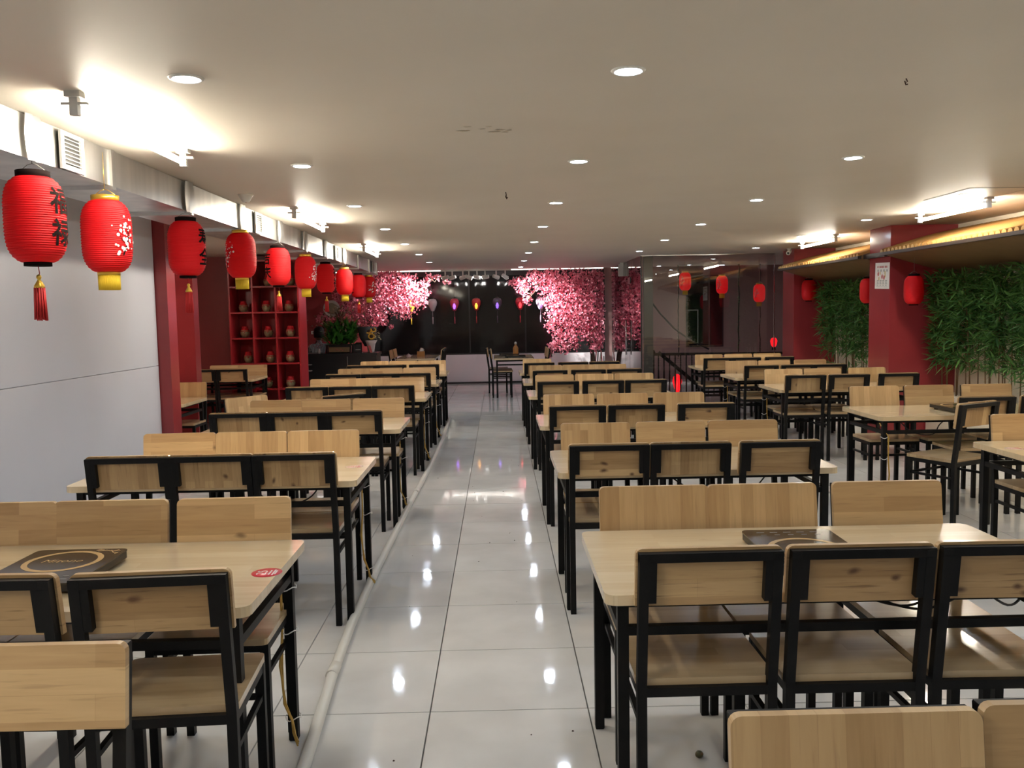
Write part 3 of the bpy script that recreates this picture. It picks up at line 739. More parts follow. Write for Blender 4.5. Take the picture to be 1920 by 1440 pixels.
# plain lanterns under the eave on the right
for (x, y, z, lab) in [(4.42, 9.18, 1.675, 'plain red lantern hanging before the pillar with the poster'), (4.50, 10.5, 1.70, 'plain red lantern half hidden behind the poster pillar'), (4.57, 12.72, 1.765, 'plain red lantern hanging before the farthest red pillar')]:
    lantern(x, y, z, lab, 'A', -70, None, 'red lanterns under the eave', .84, hang=.30, tail=False)
for (x, z, lab) in [(3.35, 2.02, 'red lantern behind the glass, left and highest of three'), (4.01, 1.95, 'red lantern behind the glass, middle of three'), (4.68, 1.79, 'red lantern behind the glass, right and lowest of three')]:
    t = lantern(x, 15.5, z, lab, 'B', -30, None, 'lanterns behind the glass partition', .88, hang=2.38 - z)
    o = [c for c in COL.objects if c.parent == t and c.name.startswith('cloth_body')][0]; o.data = o.data.copy(); o.data.materials.clear(); o.data.materials.append(mat('glowing lantern cloth', (.8, .01, .015), .5, emit=(1, .012, .018), es=.32))
    MB().lathe([(.004, .03), (.018, .02), (.024, 0), (.018, -.02), (.004, -.03)], 12).build('bulb', M['bulbred'], t)

# ---------------------------------------------------------------- tiled eave on the right
EX, EZ, WX, WZ, BZ = 4.22, 2.105, 5.04, 2.345, 1.835
def eave(y0, y1, label):
    t = thing('tiled_eave', label, 'roof', (EX, y0, 0))
    L_ = y1 - y0
    dx = WX - EX
    m = MB().add([(0, 0, EZ - .03), (dx, 0, BZ), (dx, 0, WZ - .03), (0, 0, EZ), (0, L_, EZ - .03), (dx, L_, BZ), (dx, L_, WZ - .03), (0, L_, EZ)],
                 [(0, 1, 2, 3), (7, 6, 5, 4), (0, 4, 5, 1), (1, 5, 6, 2), (2, 6, 7, 3), (3, 7, 4, 0)])
    m.build('soffit', M['plywood'], t)
    n = int(L_ / .088); st = L_ / n; o = None
    for k in range(n):
        if o is None:
            m = MB(); vs = []; N_ = 7
            for (x, z, s_) in ((-.035, EZ - .012, 1), (.0, EZ + .0, 1), (dx * .5, (EZ + WZ) / 2, 1), (dx, WZ - .03, 1)):
                for j in range(N_):
                    a = PI * j / (N_ - 1); vs.append((x, .036 * math.cos(a), z + .034 * math.sin(a)))
            fs = [(i * N_ + j, i * N_ + j + 1, (i + 1) * N_ + j + 1, (i + 1) * N_ + j) for i in range(3) for j in range(N_ - 1)]
            m.add(vs, fs, True); m.f.append(tuple(range(N_))); m.sm.append(False)
            o = first = m.build('roof_tile', M['roof'], t, (0, st * .5, 0))
        else: o = first.copy(); COL.objects.link(o); o.location = (0, st * (k + .5), 0)
    MB().box(-.045, -.005, -.0, L_, EZ - .045, EZ - .012).build('eave_board', M['blackwood'], t)
    return t
eave(5.0, 9.49, 'tiled roof eave with brown soffit, nearer bay on the right')
eave(10.04, 12.94, 'tiled roof eave with brown soffit, bay beyond the poster pillar')
o = MB().box(4.24, 4.29, 9.49, 10.04, EZ - .05, EZ + .0).build('eave_board', M['blackwood']); o.name = 'eave_rail'; tag(o, 'dark eave rail crossing in front of the poster pillar', 'rail')

# ---------------------------------------------------------------- bamboo along the right wall
for y0, y1, lab in [(5.2, 9.47, 'cream ledge at the foot of the nearer bamboo'), (10.06, 12.92, 'cream ledge at the foot of the bamboo beyond the pillar')]:
    o = MB().box(4.72, 5.025, y0, y1, 0, .55).build('planter_ledge', M['cream']); tag(o, lab, 'ledge')
def bamboo(x, y, group):
    rr = random.Random(int(x * 991 + y * 577))
    near = y < 9.6; ylo, yhi = (5.0, 9.47) if near else (10.06, 12.92)
    t = thing('bamboo_plant', 'artificial bamboo cane with narrow green leaves, ' + ('nearer bay of the right wall' if near else 'bay beyond the poster pillar'), 'bamboo', (x, y, .55), 0, group + (', nearer bay' if near else ', farther bay'))
    h = rr.uniform(1.25, 1.31); lean = (rr.uniform(-.06, 0), rr.uniform(-.08, .08))
    st = MB(); st.tube([(0, 0, 0), (lean[0] * .4, lean[1] * .4, h * .5), (lean[0], lean[1], h)], [.007, .006, .003], 6)
    lf = MB()
    nb = 40
    for k in range(nb):
        z = .12 + (h - .12) * k / nb * 1.0
        if (z < .27 and rr.random() < .85) or (z < .55 and rr.random() < .5): continue
        u = z / h; bx, by = lean[0] * u, lean[1] * u
        a = rr.uniform(PI * .5, PI * 1.5) if rr.random() < .75 else rr.uniform(0, 2 * PI)
        d = Vector((math.cos(a), math.sin(a) * 1.2, rr.uniform(.1, .7))).normalized(); L_ = rr.uniform(.08, .17)
        p0 = Vector((bx, by, z)); p1 = p0 + d * L_
        if p1.x + x > 5.0: p1.x = 5.0 - x
        st.tube([p0, p1], [.0026, .0015], 4, False)
        for j in range(rr.randint(6, 9)):
            q = p0.lerp(p1, rr.uniform(.35, 1.0))
            e = (d * .6 + Vector((rr.gauss(-.25, .5), rr.gauss(0, .8), rr.gauss(-.1, .6)))).normalized(); ln = rr.uniform(.10, .19); w = rr.uniform(.009, .0145)
            sd = e.cross(Vector((rr.gauss(0, .3), rr.gauss(0, .3), 1))).normalized() * w
            dr = Vector((0, 0, -.012))
            a0, a1, a2 = q, q + e * ln * .45, q + e * ln + dr
            for v_ in (a1, a2):
                v_.x = min(v_.x, 5.005 - x); v_.z = min(v_.z, 1.345); v_.y = min(max(v_.y, ylo - y + .012), yhi - y - .012)
            lf.add([a0, a1 + sd, a2, a1 - sd], [(0, 1, 2, 3)])
    st.build('cane', M['stem'], t); tag(lf.build('foliage', M['leaf'], t), kind='stuff')
rb = random.Random(21)
y = 6.35
while y < 9.42: bamboo(4.88 + rb.uniform(-.09, .07), y, 'bamboo canes along the right wall'); y += rb.uniform(.06, .10)
y = 10.25
while y < 12.8: bamboo(4.88 + rb.uniform(-.09, .07), y, 'bamboo canes along the right wall'); y += rb.uniform(.09, .13)

# ---------------------------------------------------------------- red shelf with jars
SX, SY = -3.75, 12.18
sh = thing('display_shelf', 'tall red open shelf of square cells holding stoneware jars', 'shelf', (SX, SY, 0))
SW, SD, NC, NR, P = .98, .42, 3, 6, .358
zb = .136
def brd(m, *a): m.box(*a)
MB().box(0, SW, SD - .012, SD, 0, 2.31).build('back_panel', M['shelfred'], sh)
for i in range(NC + 1):
    x = i * (SW - .022) / NC
    MB().box(x, x + .022, 0, SD - .012, 0, 2.31).build('upright', M['shelfred'], sh)
for j in range(NR + 1):
    z = zb + j * P if j < NR else 2.288
    for i in range(NC):
        xa = i * (SW - .022) / NC + .022; xb = (i + 1) * (SW - .022) / NC
        MB().box(xa, xb, .004, SD - .012, z, z + .022).build('shelf_board', M['shelfred'], sh)
MB().box(.022, SW - .022, .02, .04, 0, zb).build('plinth', M['shelfred'], sh)
jp = [(.0, 0), (.032, .002), (.052, .03), (.060, .06), (.054, .092), (.036, .108), (.034, .114)]
RN = ['bottom', 'second lowest', 'third lowest', 'third highest', 'second highest', 'top']; CN = ['left', 'middle', 'right']
jr0 = None
for j in range(NR):
    for i in range(NC):
        x = SX + .022 + (i + .5) * (SW - .022) / NC - .01 + random.uniform(-.03, .03); y = SY + .17 + random.uniform(-.03, .03); z = zb + .022 + j * P
        lab = 'stoneware jar with a red cloth cover, %s cell of the %s shelf row' % (CN[i], RN[j])
        if jr0 is None:
            jr0 = thing('wine_jar', lab, 'jar', (x, y, z), 0, 'jars on the red shelf'); jr0.scale = (1.1, 1.1, 1.1)
            a = MB().lathe(jp, 20).build('jar_body', M['jar'], jr0)
            m = MB().lathe([(.058, .078), (.050, .10), (.040, .112), (.036, .128), (.040, .140), (.026, .144), (0, .146)], 16)
            for k in range(5):
                an = 2 * PI * k / 5; m.add([(.052 * math.cos(an - .3), .052 * math.sin(an - .3), .085), (.052 * math.cos(an + .3), .052 * math.sin(an + .3), .085), (.066 * math.cos(an), .066 * math.sin(an), .060)], [(0, 1, 2)])
            b = m.build('cloth_cover', M['redcloth'], jr0)
            c = MB().tube([(.043 * math.cos(k * PI / 8), .043 * math.sin(k * PI / 8), .114) for k in range(17)], .004, 5, False).build('tie_cord', M['redcloth'], jr0)
            kids(jr0, a, b, c)
        else: copy_thing(jr0, (x, y, z), random.uniform(0, 6), lab)

# ---------------------------------------------------------------- reception counter, person, plants
ct = thing('reception_counter', 'black reception counter at the back left beside the red shelf', 'counter', (-3.5, 14.3, 0))
MB().box(0, 1.48, .02, .55, 0, .86).build('counter_body', M['black'], ct)
MB().box(-.02, 1.5, 0, .57, .86, .90).build('counter_top', M['black'], ct)
MB().box(1.0, 1.005, .012, .02, .05, .85).build('front_joint', M['greyplastic'], ct)
for z in (.62, .72): MB().box(-.3, .42, -.10, .02, z, z + .012).build('side_shelf', M['greyplastic'], ct)
# person behind the counter: one continuous skinned body
def person(x, y, rz):
    t = thing('person', 'person with short black hair in a striped white shirt, behind the counter', 'person', (x, y, 0), rz)
    J = {'pel': (0, 0, .56), 'wai': (0, .02, .72), 'che': (0, .03, .92), 'nk': (0, .01, 1.04), 'hd': (0, -.02, 1.12),
         'sl': (-.16, .03, .99), 'el': (-.21, -.04, .78), 'wl': (-.14, -.22, .74), 'sr': (.16, .03, .99), 'er': (.21, -.04, .78), 'wr': (.14, -.22, .74),
         'hl': (-.09, 0, .54), 'kl': (-.10, -.38, .50), 'al': (-.10, -.38, .09), 'tl': (-.10, -.50, .04), 'hr': (.09, 0, .54), 'kr': (.10, -.38, .50), 'ar': (.10, -.38, .09), 'tr': (.10, -.50, .04)}
    E_ = [('pel', 'wai'), ('wai', 'che'), ('che', 'nk'), ('nk', 'hd'), ('che', 'sl'), ('sl', 'el'), ('el', 'wl'), ('che', 'sr'), ('sr', 'er'), ('er', 'wr'), ('pel', 'hl'), ('hl', 'kl'), ('kl', 'al'), ('al', 'tl'), ('pel', 'hr'), ('hr', 'kr'), ('kr', 'ar'), ('ar', 'tr')]
    rad = {'pel': .13, 'wai': .12, 'che': .13, 'nk': .052, 'hd': .05, 'sl': .062, 'sr': .062, 'el': .045, 'er': .045, 'wl': .03, 'wr': .03, 'hl': .085, 'hr': .085, 'kl': .062, 'kr': .062, 'al': .042, 'ar': .042, 'tl': .04, 'tr': .04}
    names = list(J); ix = {n: i for i, n in enumerate(names)}
    me = bpy.data.meshes.new('body'); me.from_pydata([J[n] for n in names], [(ix[a], ix[b]) for a, b in E_], [])
    o = bpy.data.objects.new('body', me); COL.objects.link(o); o.parent = t
    o.modifiers.new('skin', 'SKIN'); 
    for n in names: d = me.skin_vertices[0].data[ix[n]]; d.radius = (rad[n], rad[n] * .85); d.use_root = (n == 'pel')
    sb = o.modifiers.new('sub', 'SUBSURF'); sb.levels = 2; sb.render_levels = 2
    m = mat('striped shirt', (.55, .55, .55), .8); nt, b, N, L = nodes(m)
    tc = N('ShaderNodeTexCoord'); wv = N('ShaderNodeTexWave', bands_direction='X'); wv.inputs['Scale'].default_value = 14; L(tc.outputs['Object'], wv.inputs[0])
    cr = N('ShaderNodeMix', data_type='RGBA'); cr.inputs[6].default_value = (.05, .05, .06, 1); cr.inputs[7].default_value = (.62, .62, .62, 1); L(wv.outputs[0], cr.inputs[0]); L(cr.outputs[2], b.inputs['Base Color'])
    me.materials.append(m)
    hd = MB().lathe([(0, -.115), (.045, -.108), (.062, -.07), (.074, -.01), (.078, .04), (.066, .09), (.035, .115), (0, .122)], 20, (0, -.03, 1.20), sx=.95, sy=1.15)
    h = hd.build('head', M['skin'], t)
    MB().lathe([(.0, .02), (.010, .012), (.012, 0), (0, -.012)], 8, (0, -.125, 1.185)).build('nose', M['skin'], h)
    for s in (-1, 1):
        MB().lathe([(0, -.008), (.009, 0), (0, .008)], 8, (s * .03, -.109, 1.215)).build('eye', M['ink'], h)
        MB().lathe([(0, -.03), (.012, -.01), (.014, .01), (0, .03)], 8, (s * .078, -.02, 1.20)).build('ear', M['skin'], h)
    MB().box(-.022, .022, -.117, -.108, 1.148, 1.154).build('mouth', M['redprint'], h)
    MB().lathe([(.088, -.05), (.094, .0), (.096, .05), (.082, .105), (.045, .14), (0, .148)], 20, (0, .002, 1.20), sx=.98, sy=1.08).build('hair', M['hair'], t)
    for s in (-1, 1):
        hm = MB(); bx = s * .14
        hm.prism(rrect(-.035, .035, -.045, .045, .012, 3), -.012, .012, lambda a, b_, t_: (bx + a, -.27 + b_, .735 + t_))
        for k, L_ in enumerate((.055, .068, .072, .064)):
            fx = bx + (-.027 + .018 * k); hm.tube([(fx, -.31, .735), (fx, -.31 - L_ * .6, .733), (fx, -.31 - L_, .722)], [.009, .008, .006], 6)
        hm.tube([(bx - s * .03, -.255, .735), (bx - s * .058, -.29, .733), (bx - s * .06, -.32, .728)], [.011, .009, .007], 6)
        hm.build('hand', M['skin'], t)
    return t
person(-3.12, 15.15, PI + R(25))
st = thing('stool', 'black stool behind the counter under the seated person', 'stool', (-3.10, 15.25, 0))
MB().lathe([(.16, .41), (.17, .42), (.17, .45), (.15, .46)], 20).build('seat', M['black'], st)
for k in range(4): a = PI / 4 + k * PI / 2; MB().bar((.12 * math.cos(a), .12 * math.sin(a), .41), (.15 * math.cos(a), .15 * math.sin(a), 0), .025).build('leg', M['black'], st)

def leaf_blade(mb, p, d, ln, w, droop, rr):
    d = d.normalized(); sd = d.cross(Vector((0, 0, 1)))
    if sd.length < .1: sd = Vector((1, 0, 0))
    sd = sd.normalized() * w
    a, b, c = p, p + d * ln * .5 + Vector((0, 0, -droop * .2)), p + d * ln + Vector((0, 0, -droop))
    mb.add([a - sd * .4, a + sd * .4, b + sd, c, b - sd], [(0, 1, 2, 4), (4, 2, 3)])
pp = thing('potted_plant', 'big bushy green arrangement in a black box on the counter', 'plant', (-2.64, 14.62, .90))
MB().box(-.24, .24, -.13, .13, 0, .14).build('planter_box', M['black'], pp)
rr = random.Random(4); m = MB(); mb2 = MB()
for k in range(760):
    a = rr.uniform(0, 2 * PI); e = rr.uniform(.0, 1.15); d = Vector((math.cos(a) * math.cos(e) * 1.2, math.sin(a) * math.cos(e) * .8, math.sin(e)))
    leaf_blade(m, Vector((rr.uniform(-.20, .20), rr.uniform(-.1, .1), .13 + rr.random() * .30)), d, rr.uniform(.13, .27), rr.uniform(.018, .034), rr.uniform(0, .05), rr)
for k in range(420):
    a = rr.uniform(0, 2 * PI); q = abs(rr.gauss(0, .16)); 
    leaf_blade(mb2, Vector((q * math.cos(a) * 1.4, q * math.sin(a) * .7, .42 + rr.random() * .34 - q * .3)), Vector((rr.gauss(0, 1), rr.gauss(0, 1), rr.random())), rr.uniform(.04, .10), .016, 0, rr)
tag(m.build('foliage', M['greenleaf'], pp), kind='stuff'); tag(mb2.build('dry_sprigs', M['brownleaf'], pp), kind='stuff')
bq = thing('flower_bouquet', 'sunflower bouquet in grey wrapping standing on the counter end', 'bouquet', (-2.14, 14.58, .90))
MB().lathe([(.05, 0), (.055, .02), (.075, .14), (.11, .20), (.09, .20), (.05, .05)], 14).build('wrapping', M['wrap'], bq)
MB().lathe([(.05, .10), (.13, .24), (.17, .42), (.15, .43), (.10, .25)], 11, (-.06, .04, 0)).build('back_wrapping', M['darkwrap'], bq)
def sunflower(par, c, r, nrm):
    q = Vector(nrm).to_track_quat('Z', 'Y').to_matrix().to_4x4(); q.translation = Vector(c)
    f = thing('flower', None, None, (0, 0, 0)); bpy.data.objects.remove(f)
    m = MB()
    for k in range(16):
        a = 2 * PI * k / 16; ca, sa = math.cos(a), math.sin(a); tx, ty = -sa, ca; w = r * .16
        vs = [(r * .45 * ca, r * .45 * sa, 0), (r * .75 * ca + w * tx, r * .75 * sa + w * ty, .006), (r * ca, r * sa, 0), (r * .75 * ca - w * tx, r * .75 * sa - w * ty, .006)]
        m.add([q @ Vector(v) for v in vs], [(0, 1, 2, 3)])
    o = m.build('sunflower', M['sunpetal'], par)
    d = MB().lathe([(0, .012), (r * .35, .010), (r * .5, .002), (r * .5, -.004)], 14); d.v = [tuple(q @ Vector(v)) for v in d.v]; d.build('seed_disc', M['sundisc'], o)
sunflower(bq, (-.02, -.10, .37), .066, (-.1, -1, .2)); sunflower(bq, (.03, -.12, .27), .060, (.2, -1, .1)); sunflower(bq, (.06, -.08, .38), .052, (.5, -1, .5))
m = MB()
for k in range(46): leaf_blade(m, Vector((rr.uniform(-.05, .16), rr.uniform(-.10, .05), rr.uniform(.22, .36))), Vector((rr.gauss(.3, 1), rr.gauss(-.4, 1), rr.gauss(.3, .6))), .06, .014, .01, rr)
tag(m.build('filler_petals', mat('cream petals', (.6, .5, .25), .6), bq), kind='stuff')
m = MB()
for k in range(120): leaf_blade(m, Vector((rr.gauss(-.03, .05), rr.gauss(.03, .04), rr.uniform(.42, .60))), Vector((rr.gauss(0, 1), rr.gauss(0, 1), rr.random())), .04, .010, 0, rr)
tag(m.build('dark_red_sprigs', mat('dark red sprig', (.10, .02, .025), .6), bq), kind='stuff')
rb_ = MB().prism([(-.02, 0), (.02, 0), (.025, .12), (-.015, .12)], -.004, .004, XZ).build('ribbon', M['redprint'], bq, (.02, -.12, .0), (0, R(-18), 0))
sg = thing('counter_sign', 'brown wooden sign board on silver posts on the counter', 'sign', (-2.64, 14.40, .90))
MB().box(-.17, .17, -.008, .008, .02, .10).build('board', M['plywood'], sg)
for x in (-.22, -.185, .20): MB().bar((x - .008, 0, 0), (x + .008, 0, .13), .012).build('post', M['chrome'], sg)
m = MB()
for k in range(6): m.tube([(-.05 + .02 * k, -.0095, .05 + .012 * math.sin(k * 2.2)), (-.035 + .02 * k, -.0095, .06 + .012 * math.cos(k * 1.7))], .004, 4)
m.build('script_mark', M['redprint'], sg)
mo = thing('payment_terminal', 'black payment terminal on the counter beside the sign', 'terminal', (-2.33, 14.45, .90))
MB().prism([(-.05, 0), (.05, 0), (.05, .17), (-.05, .14)], -.05, .05, lambda a, b, t_: (t_, a, b)).build('body', M['black'], mo)
MB().box(-.04, .04, -.056, -.0505, .05, .06).build('paper_slot', M['greyplastic'], mo)
vs_ = thing('flower_vase', 'small glass vase of pale pink flowers by the counter end', 'vase', (-2.985, 14.45, .90))
MB().lathe([(.02, 0), (.026, .03), (.016, .07), (.02, .08)], 12).build('vase_body', M['wrap'], vs_)
m = MB()
for k in range(60): leaf_blade(m, Vector((rr.gauss(-.02, .04), rr.gauss(0, .03), rr.uniform(.08, .2))), Vector((rr.gauss(0, 1), rr.gauss(0, 1), rr.random())), .03, .009, 0, rr)
tag(m.build('flowers', mat('dusty pink', (.35, .12, .13), .6), vs_), kind='stuff')
sw = MB().prism(rrect(-.06, .06, -.035, .035, .006, 2), 0, .012, lambda a, b, t_: (a, -t_, b)).build('light_switch', M['whiteplastic'], None, (-4.02, 19.0, 1.17)); tag(sw, 'white light switch plate on the dark red back wall', 'switch')
MB().box(-.03, .03, -.016, -.012, -.02, .02).build('rocker', M['greyplastic'], sw)
cb_ = MB().box(-3.72, -3.56, 18.985, 19.0, .85, 1.12).build('red_wall_card', M['redcloth']); cb_.name = 'wall_card'; tag(cb_, 'small bright red card on the back wall beside the plant', 'card')
ht = thing('straw_hat', 'round pale straw hat hanging before the left blossom tree', 'hat', (-3.22, 16.9, 1.665)); ht.rotation_euler = (R(80), 0, R(14))
MB().lathe([(.155, 0), (.16, .006), (.105, .012), (.10, .07), (.06, .085), (0, .088)], 28).build('brim', M['straw'], ht)
ht.rotation_euler = (R(-82), 0, R(12))
MB().lathe([(.11, -.003), (.105, -.006), (0, -.006)], 24).build('inside', M['strawin'], ht)
MB().tube([(0, 0, .088), (0, .0, .09), (.0, -.70, .11)], .002, 4).build('hanging_cord', M['cable'], ht)
# ---------------------------------------------------------------- blossom trees
BL = [(-3.61, 1.48, 0.087), (-3.48, 1.55, 0.098), (-3.31, 1.55, 0.131), (-3.12, 1.71, 0.196), (-3.17, 1.92, 0.153), (-2.95, 1.86, 0.262), (-2.62, 2.02, 0.305), (-2.3, 2.12, 0.327), (-2.53, 1.7, 0.283), (-2.14, 1.85, 0.327), (-1.81, 2.01, 0.272), (-2.29, 2.26, 0.196), (-2.02, 2.28, 0.153), (-1.81, 2.22, 0.131), (-1.6, 1.79, 0.153), (-1.88, 1.63, 0.196), (-2.86, 1.49, 0.153), (-2.64, 1.43, 0.153), (-2.54, 1.32, 0.098), (-2.4, 1.45, 0.131), (-2.3, 1.37, 0.076), (-2.18, 1.28, 0.044), (-1.44, 1.97, 0.087), (-1.45, 2.16, 0.087), (-1.38, 2.27, 0.087), (-1.21, 2.26, 0.065), (-1.05, 2.19, 0.054), (-0.98, 2.15, 0.033), (-1.65, 2.0, 0.174), (-2.72, 2.24, 0.174)]
BR = [(0.28, 2.14, 0.066), (0.39, 2.16, 0.088), (0.5, 2.11, 0.154), (0.57, 1.97, 0.132), (0.62, 1.78, 0.088), (0.74, 2.24, 0.132), (0.9, 2.13, 0.198), (0.78, 2.36, 0.066), (1.07, 2.23, 0.198), (1.29, 2.12, 0.265), (1.62, 2.11, 0.265), (1.92, 2.05, 0.27), (2.06, 2.08, 0.2), (1.78, 2.26, 0.132), (2.06, 2.26, 0.132), (1.12, 1.85, 0.22), (1.39, 1.74, 0.287), (1.72, 1.68, 0.309), (2.0, 1.62, 0.25), (2.08, 1.78, 0.2), (1.22, 1.47, 0.22), (1.5, 1.35, 0.265), (1.83, 1.35, 0.265), (2.06, 1.28, 0.2), (1.11, 1.25, 0.132), (1.27, 1.03, 0.154), (1.55, 1.04, 0.198), (1.88, 1.07, 0.198), (2.07, 1.01, 0.176), (1.16, 0.81, 0.132), (1.38, 0.8, 0.132), (1.6, 0.8, 0.088), (1.07, 0.7, 0.066), (1.05, 0.61, 0.044), (1.99, 0.79, 0.11), (2.1, 0.84, 0.11), (2.12, 1.5, .14), (2.1, 1.95, .14)]
def blossom(name, label, cl, yc, trunk, xmax, dens, seed):
    rr = random.Random(seed); t = thing(name, label, 'blossom tree', (trunk[0][0], trunk[0][1], 0))
    off = Vector((trunk[0][0], trunk[0][1], 0)); m = MB()
    m.tube([Vector(p) - off for p in trunk], [.06 - .035 * i / (len(trunk) - 1) for i in range(len(trunk))], 9)
    nodes_ = [Vector(p) for p in trunk[2:]]
    pts = sorted([Vector((x, yc + rr.uniform(-.15, .15), z)) for x, z, r in cl], key=lambda v: (v - nodes_[-1]).length)
    for p in pts:
        q = min(nodes_, key=lambda v: (v - p).length)
        mid = q.lerp(p, .5) + Vector((rr.gauss(0, .05), rr.gauss(0, .04), rr.gauss(0, .04)))
        m.tube([q - off, mid - off, p - off], [.016, .011, .006], 6); nodes_.append(p)
    m.build('branches', M['bark'], t)
    fb = MB()
    for x, z, r in cl:
        for k in range(int(dens * r * r) + 8):
            v = Vector((rr.gauss(0, .52), rr.gauss(0, .42), rr.gauss(0, .52)))
            if v.length > 1.35: v *= 1.2 / v.length
            c = Vector((x, yc, z)) + v * r
            if c.x > xmax: c.x = xmax - rr.random() * .1
            zt = 2.335 if c.y < 17.54 else 2.42
            if c.z > zt: c.z = zt - rr.random() * .08
            s = rr.uniform(.018, .031)
            nrm = Vector((rr.gauss(0, 1), -abs(rr.gauss(.5, .8)), rr.gauss(0, .9))).normalized()
            a = nrm.orthogonal().normalized(); b = nrm.cross(a); ph = rr.random() * 6
            vs = [c - off]
            for j in range(10):
                an = ph + j * PI / 5; q = s * (1.0 if j % 2 == 0 else .62); vs.append(c - off + (a * math.cos(an) + b * math.sin(an)) * q + nrm * s * (.35 if j % 2 == 0 else .25))
            fb.add(vs, [(0, 10 if j == 0 else j * 2, j * 2 + 1, j * 2 + 2) for j in range(5)])
    tag(fb.build('blossom', M['petal'], t), kind='stuff')
    return t
blossom('blossom_tree', 'artificial pink blossom tree spreading along the ceiling, back left', BL, 17.75, [(-3.9, 18.5, 0), (-3.85, 18.4, .9), (-3.5, 18.1, 1.6), (-2.9, 17.9, 1.9)], 3, 6800, 11)
blossom('blossom_tree', 'tall artificial pink blossom tree cascading nearly to the parapet, back right', BR, 18.0, [(2.05, 18.55, 0), (2.0, 18.4, .6), (1.85, 18.15, 1.2), (1.6, 18.0, 1.7)], 2.2, 6600, 12)

# ---------------------------------------------------------------- small silk lanterns along the night window
silk = [(-1.82, 'yellow', (.70, .48, .04), None), (-1.37, 'silver grey', (.40, .38, .40), None), (-.91, 'pink-red with a violet glow', (.45, .05, .09), (.35, .12, 1.0)), (-.45, 'red with a golden glow', (.42, .03, .03), (1.0, .45, .05)), (-.01, 'dark violet', (.06, .05, .08), (.22, .10, .75)), (.47, 'deep red', (.40, .015, .03), (1.0, .05, .06)), (.90, 'white with a violet glow', (.5, .45, .6), (.35, .2, 1.0))]
for x, nm, c, g in silk:
    t = thing('silk_lantern', 'small onion-shaped silk lantern, %s, before the night window' % nm, 'lantern', (x, 18.3, 1.715), 0, 'silk lanterns at the night window')
    m = mat('silk ' + nm, c, .45); nt, b, N, L = nodes(m)
    MB().lathe([(.03, .125), (.07, .115), (.092, .075), (.098, .04), (.088, -.01), (.06, -.075), (.035, -.125), (.03, -.13)], 10).build('shade', m, t)
    MB().lathe([(.032, .125), (.030, .14), (.012, .145)], 12).build('top_cap', M['blackwood'], t)
    if g: MB().lathe([(.0, .05), (.028, .02), (.034, -.03), (.020, -.09), (0, -.1)], 10, (0, -.066, 0)).build('glow_bulb', mat('bulb ' + nm, g, .5, emit=g, es=1.6), t)
    MB().tube([(0, 0, .14), (0, 0, .845)], .002, 5).build('hanging_cord', M['cable'], t)
    ts = MB().tube([(0, 0, -.13), (0, 0, -.25)], .004, 5).build('tassel', m, t)
    MB().lathe([(.006, -.25), (.012, -.26), (.012, -.40), (0, -.40)], 8).build('threads', m, ts)

# ---------------------------------------------------------------- glass partition, right
gp = thing('glass_partition', 'frameless glass partition around the stairwell at the back right', 'partition', (2.29, 13.85, 0))
MB().box(0, 1.10, -.006, .006, .01, 2.375).build('pane', M['pane'], gp)
MB().box(1.108, 2.14, -.006, .006, .01, 2.375).build('pane', M['pane'], gp)
MB().box(-.006, .006, .012, 1.18, .01, 2.375).build('pane', M['pane'], gp)
MB().box(-.006, .006, 2.22, 3.55, .01, 2.375).build('pane', M['pane'], gp)
MB().box(-.006, .006, 1.19, 2.21, 2.06, 2.375).build('pane', M['pane'], gp)
dr = MB().box(-.006, .006, 1.195, 2.205, .012, 2.05).build('glass_door', M['pane'], gp)
MB().tube([(-.05, 1.32, .75), (-.05, 1.32, 1.35)], .014, 10).build('handle', M['chrome'], dr)
for z in (.85, 1.25): MB().tube([(-.05, 1.32, z), (.0, 1.32, z)], .009, 8).build('handle_mount', M['chrome'], dr)
MB().box(-.016, .016, 1.06, 1.34, 1.98, 2.09).build('patch_fitting', M['black'], gp)
MB().box(-.010, .010, -.010, .010, .0, 2.38).build('corner_joint', M['black'], gp)
MB().box(0, 2.14, -.014, .014, 2.375, 2.389).build('top_channel', M['chrome'], gp)
MB().box(-.014, .014, .014, 3.55, 2.375, 2.389).build('top_channel', M['chrome'], gp)
MB().box(2.128, 2.14, -.012, .012, 0, 2.375).build('edge_post', M['chrome'], gp)
MB().box(.05, .20, .06, .10, 0, 2.375).build('post', mat('grey steel', (.16, .15, .14), .4), gp)
# stairwell behind the glass
sr = thing('stair_railing', 'dark wooden stair railing with spindles behind the glass', 'railing', (2.60, 14.6, 0))
MB().bar((-.02, 0, .775), (2.36, 0, .755), .06, .045, (0, 1, 0)).build('handrail', M['blackwood'], sr)
for x in (0, 2.34): MB().lathe([(.035, 0), (.035, .78), (.05, .80), (.04, .84), (0, .86)], 10, (x, 0, 0)).build('newel_post', M['blackwood'], sr)
for k in range(24):
    x = .10 + k * .0945; MB().lathe([(.011, .06), (.011, .25), (.017, .38), (.011, .52), (.011, .755)], 7, (x, 0, 0)).build('spindle', M['blackwood'], sr)
MB().bar((0, 0, .06), (2.34, 0, .06), .035, .04, (0, 1, 0)).build('bottom_rail', M['blackwood'], sr)
MB().bar((.12, .10, .80), (.80, .10, .22), .05, .06, (0, 1, 0)).build('sloping_handrail', M['blackwood'], sr)
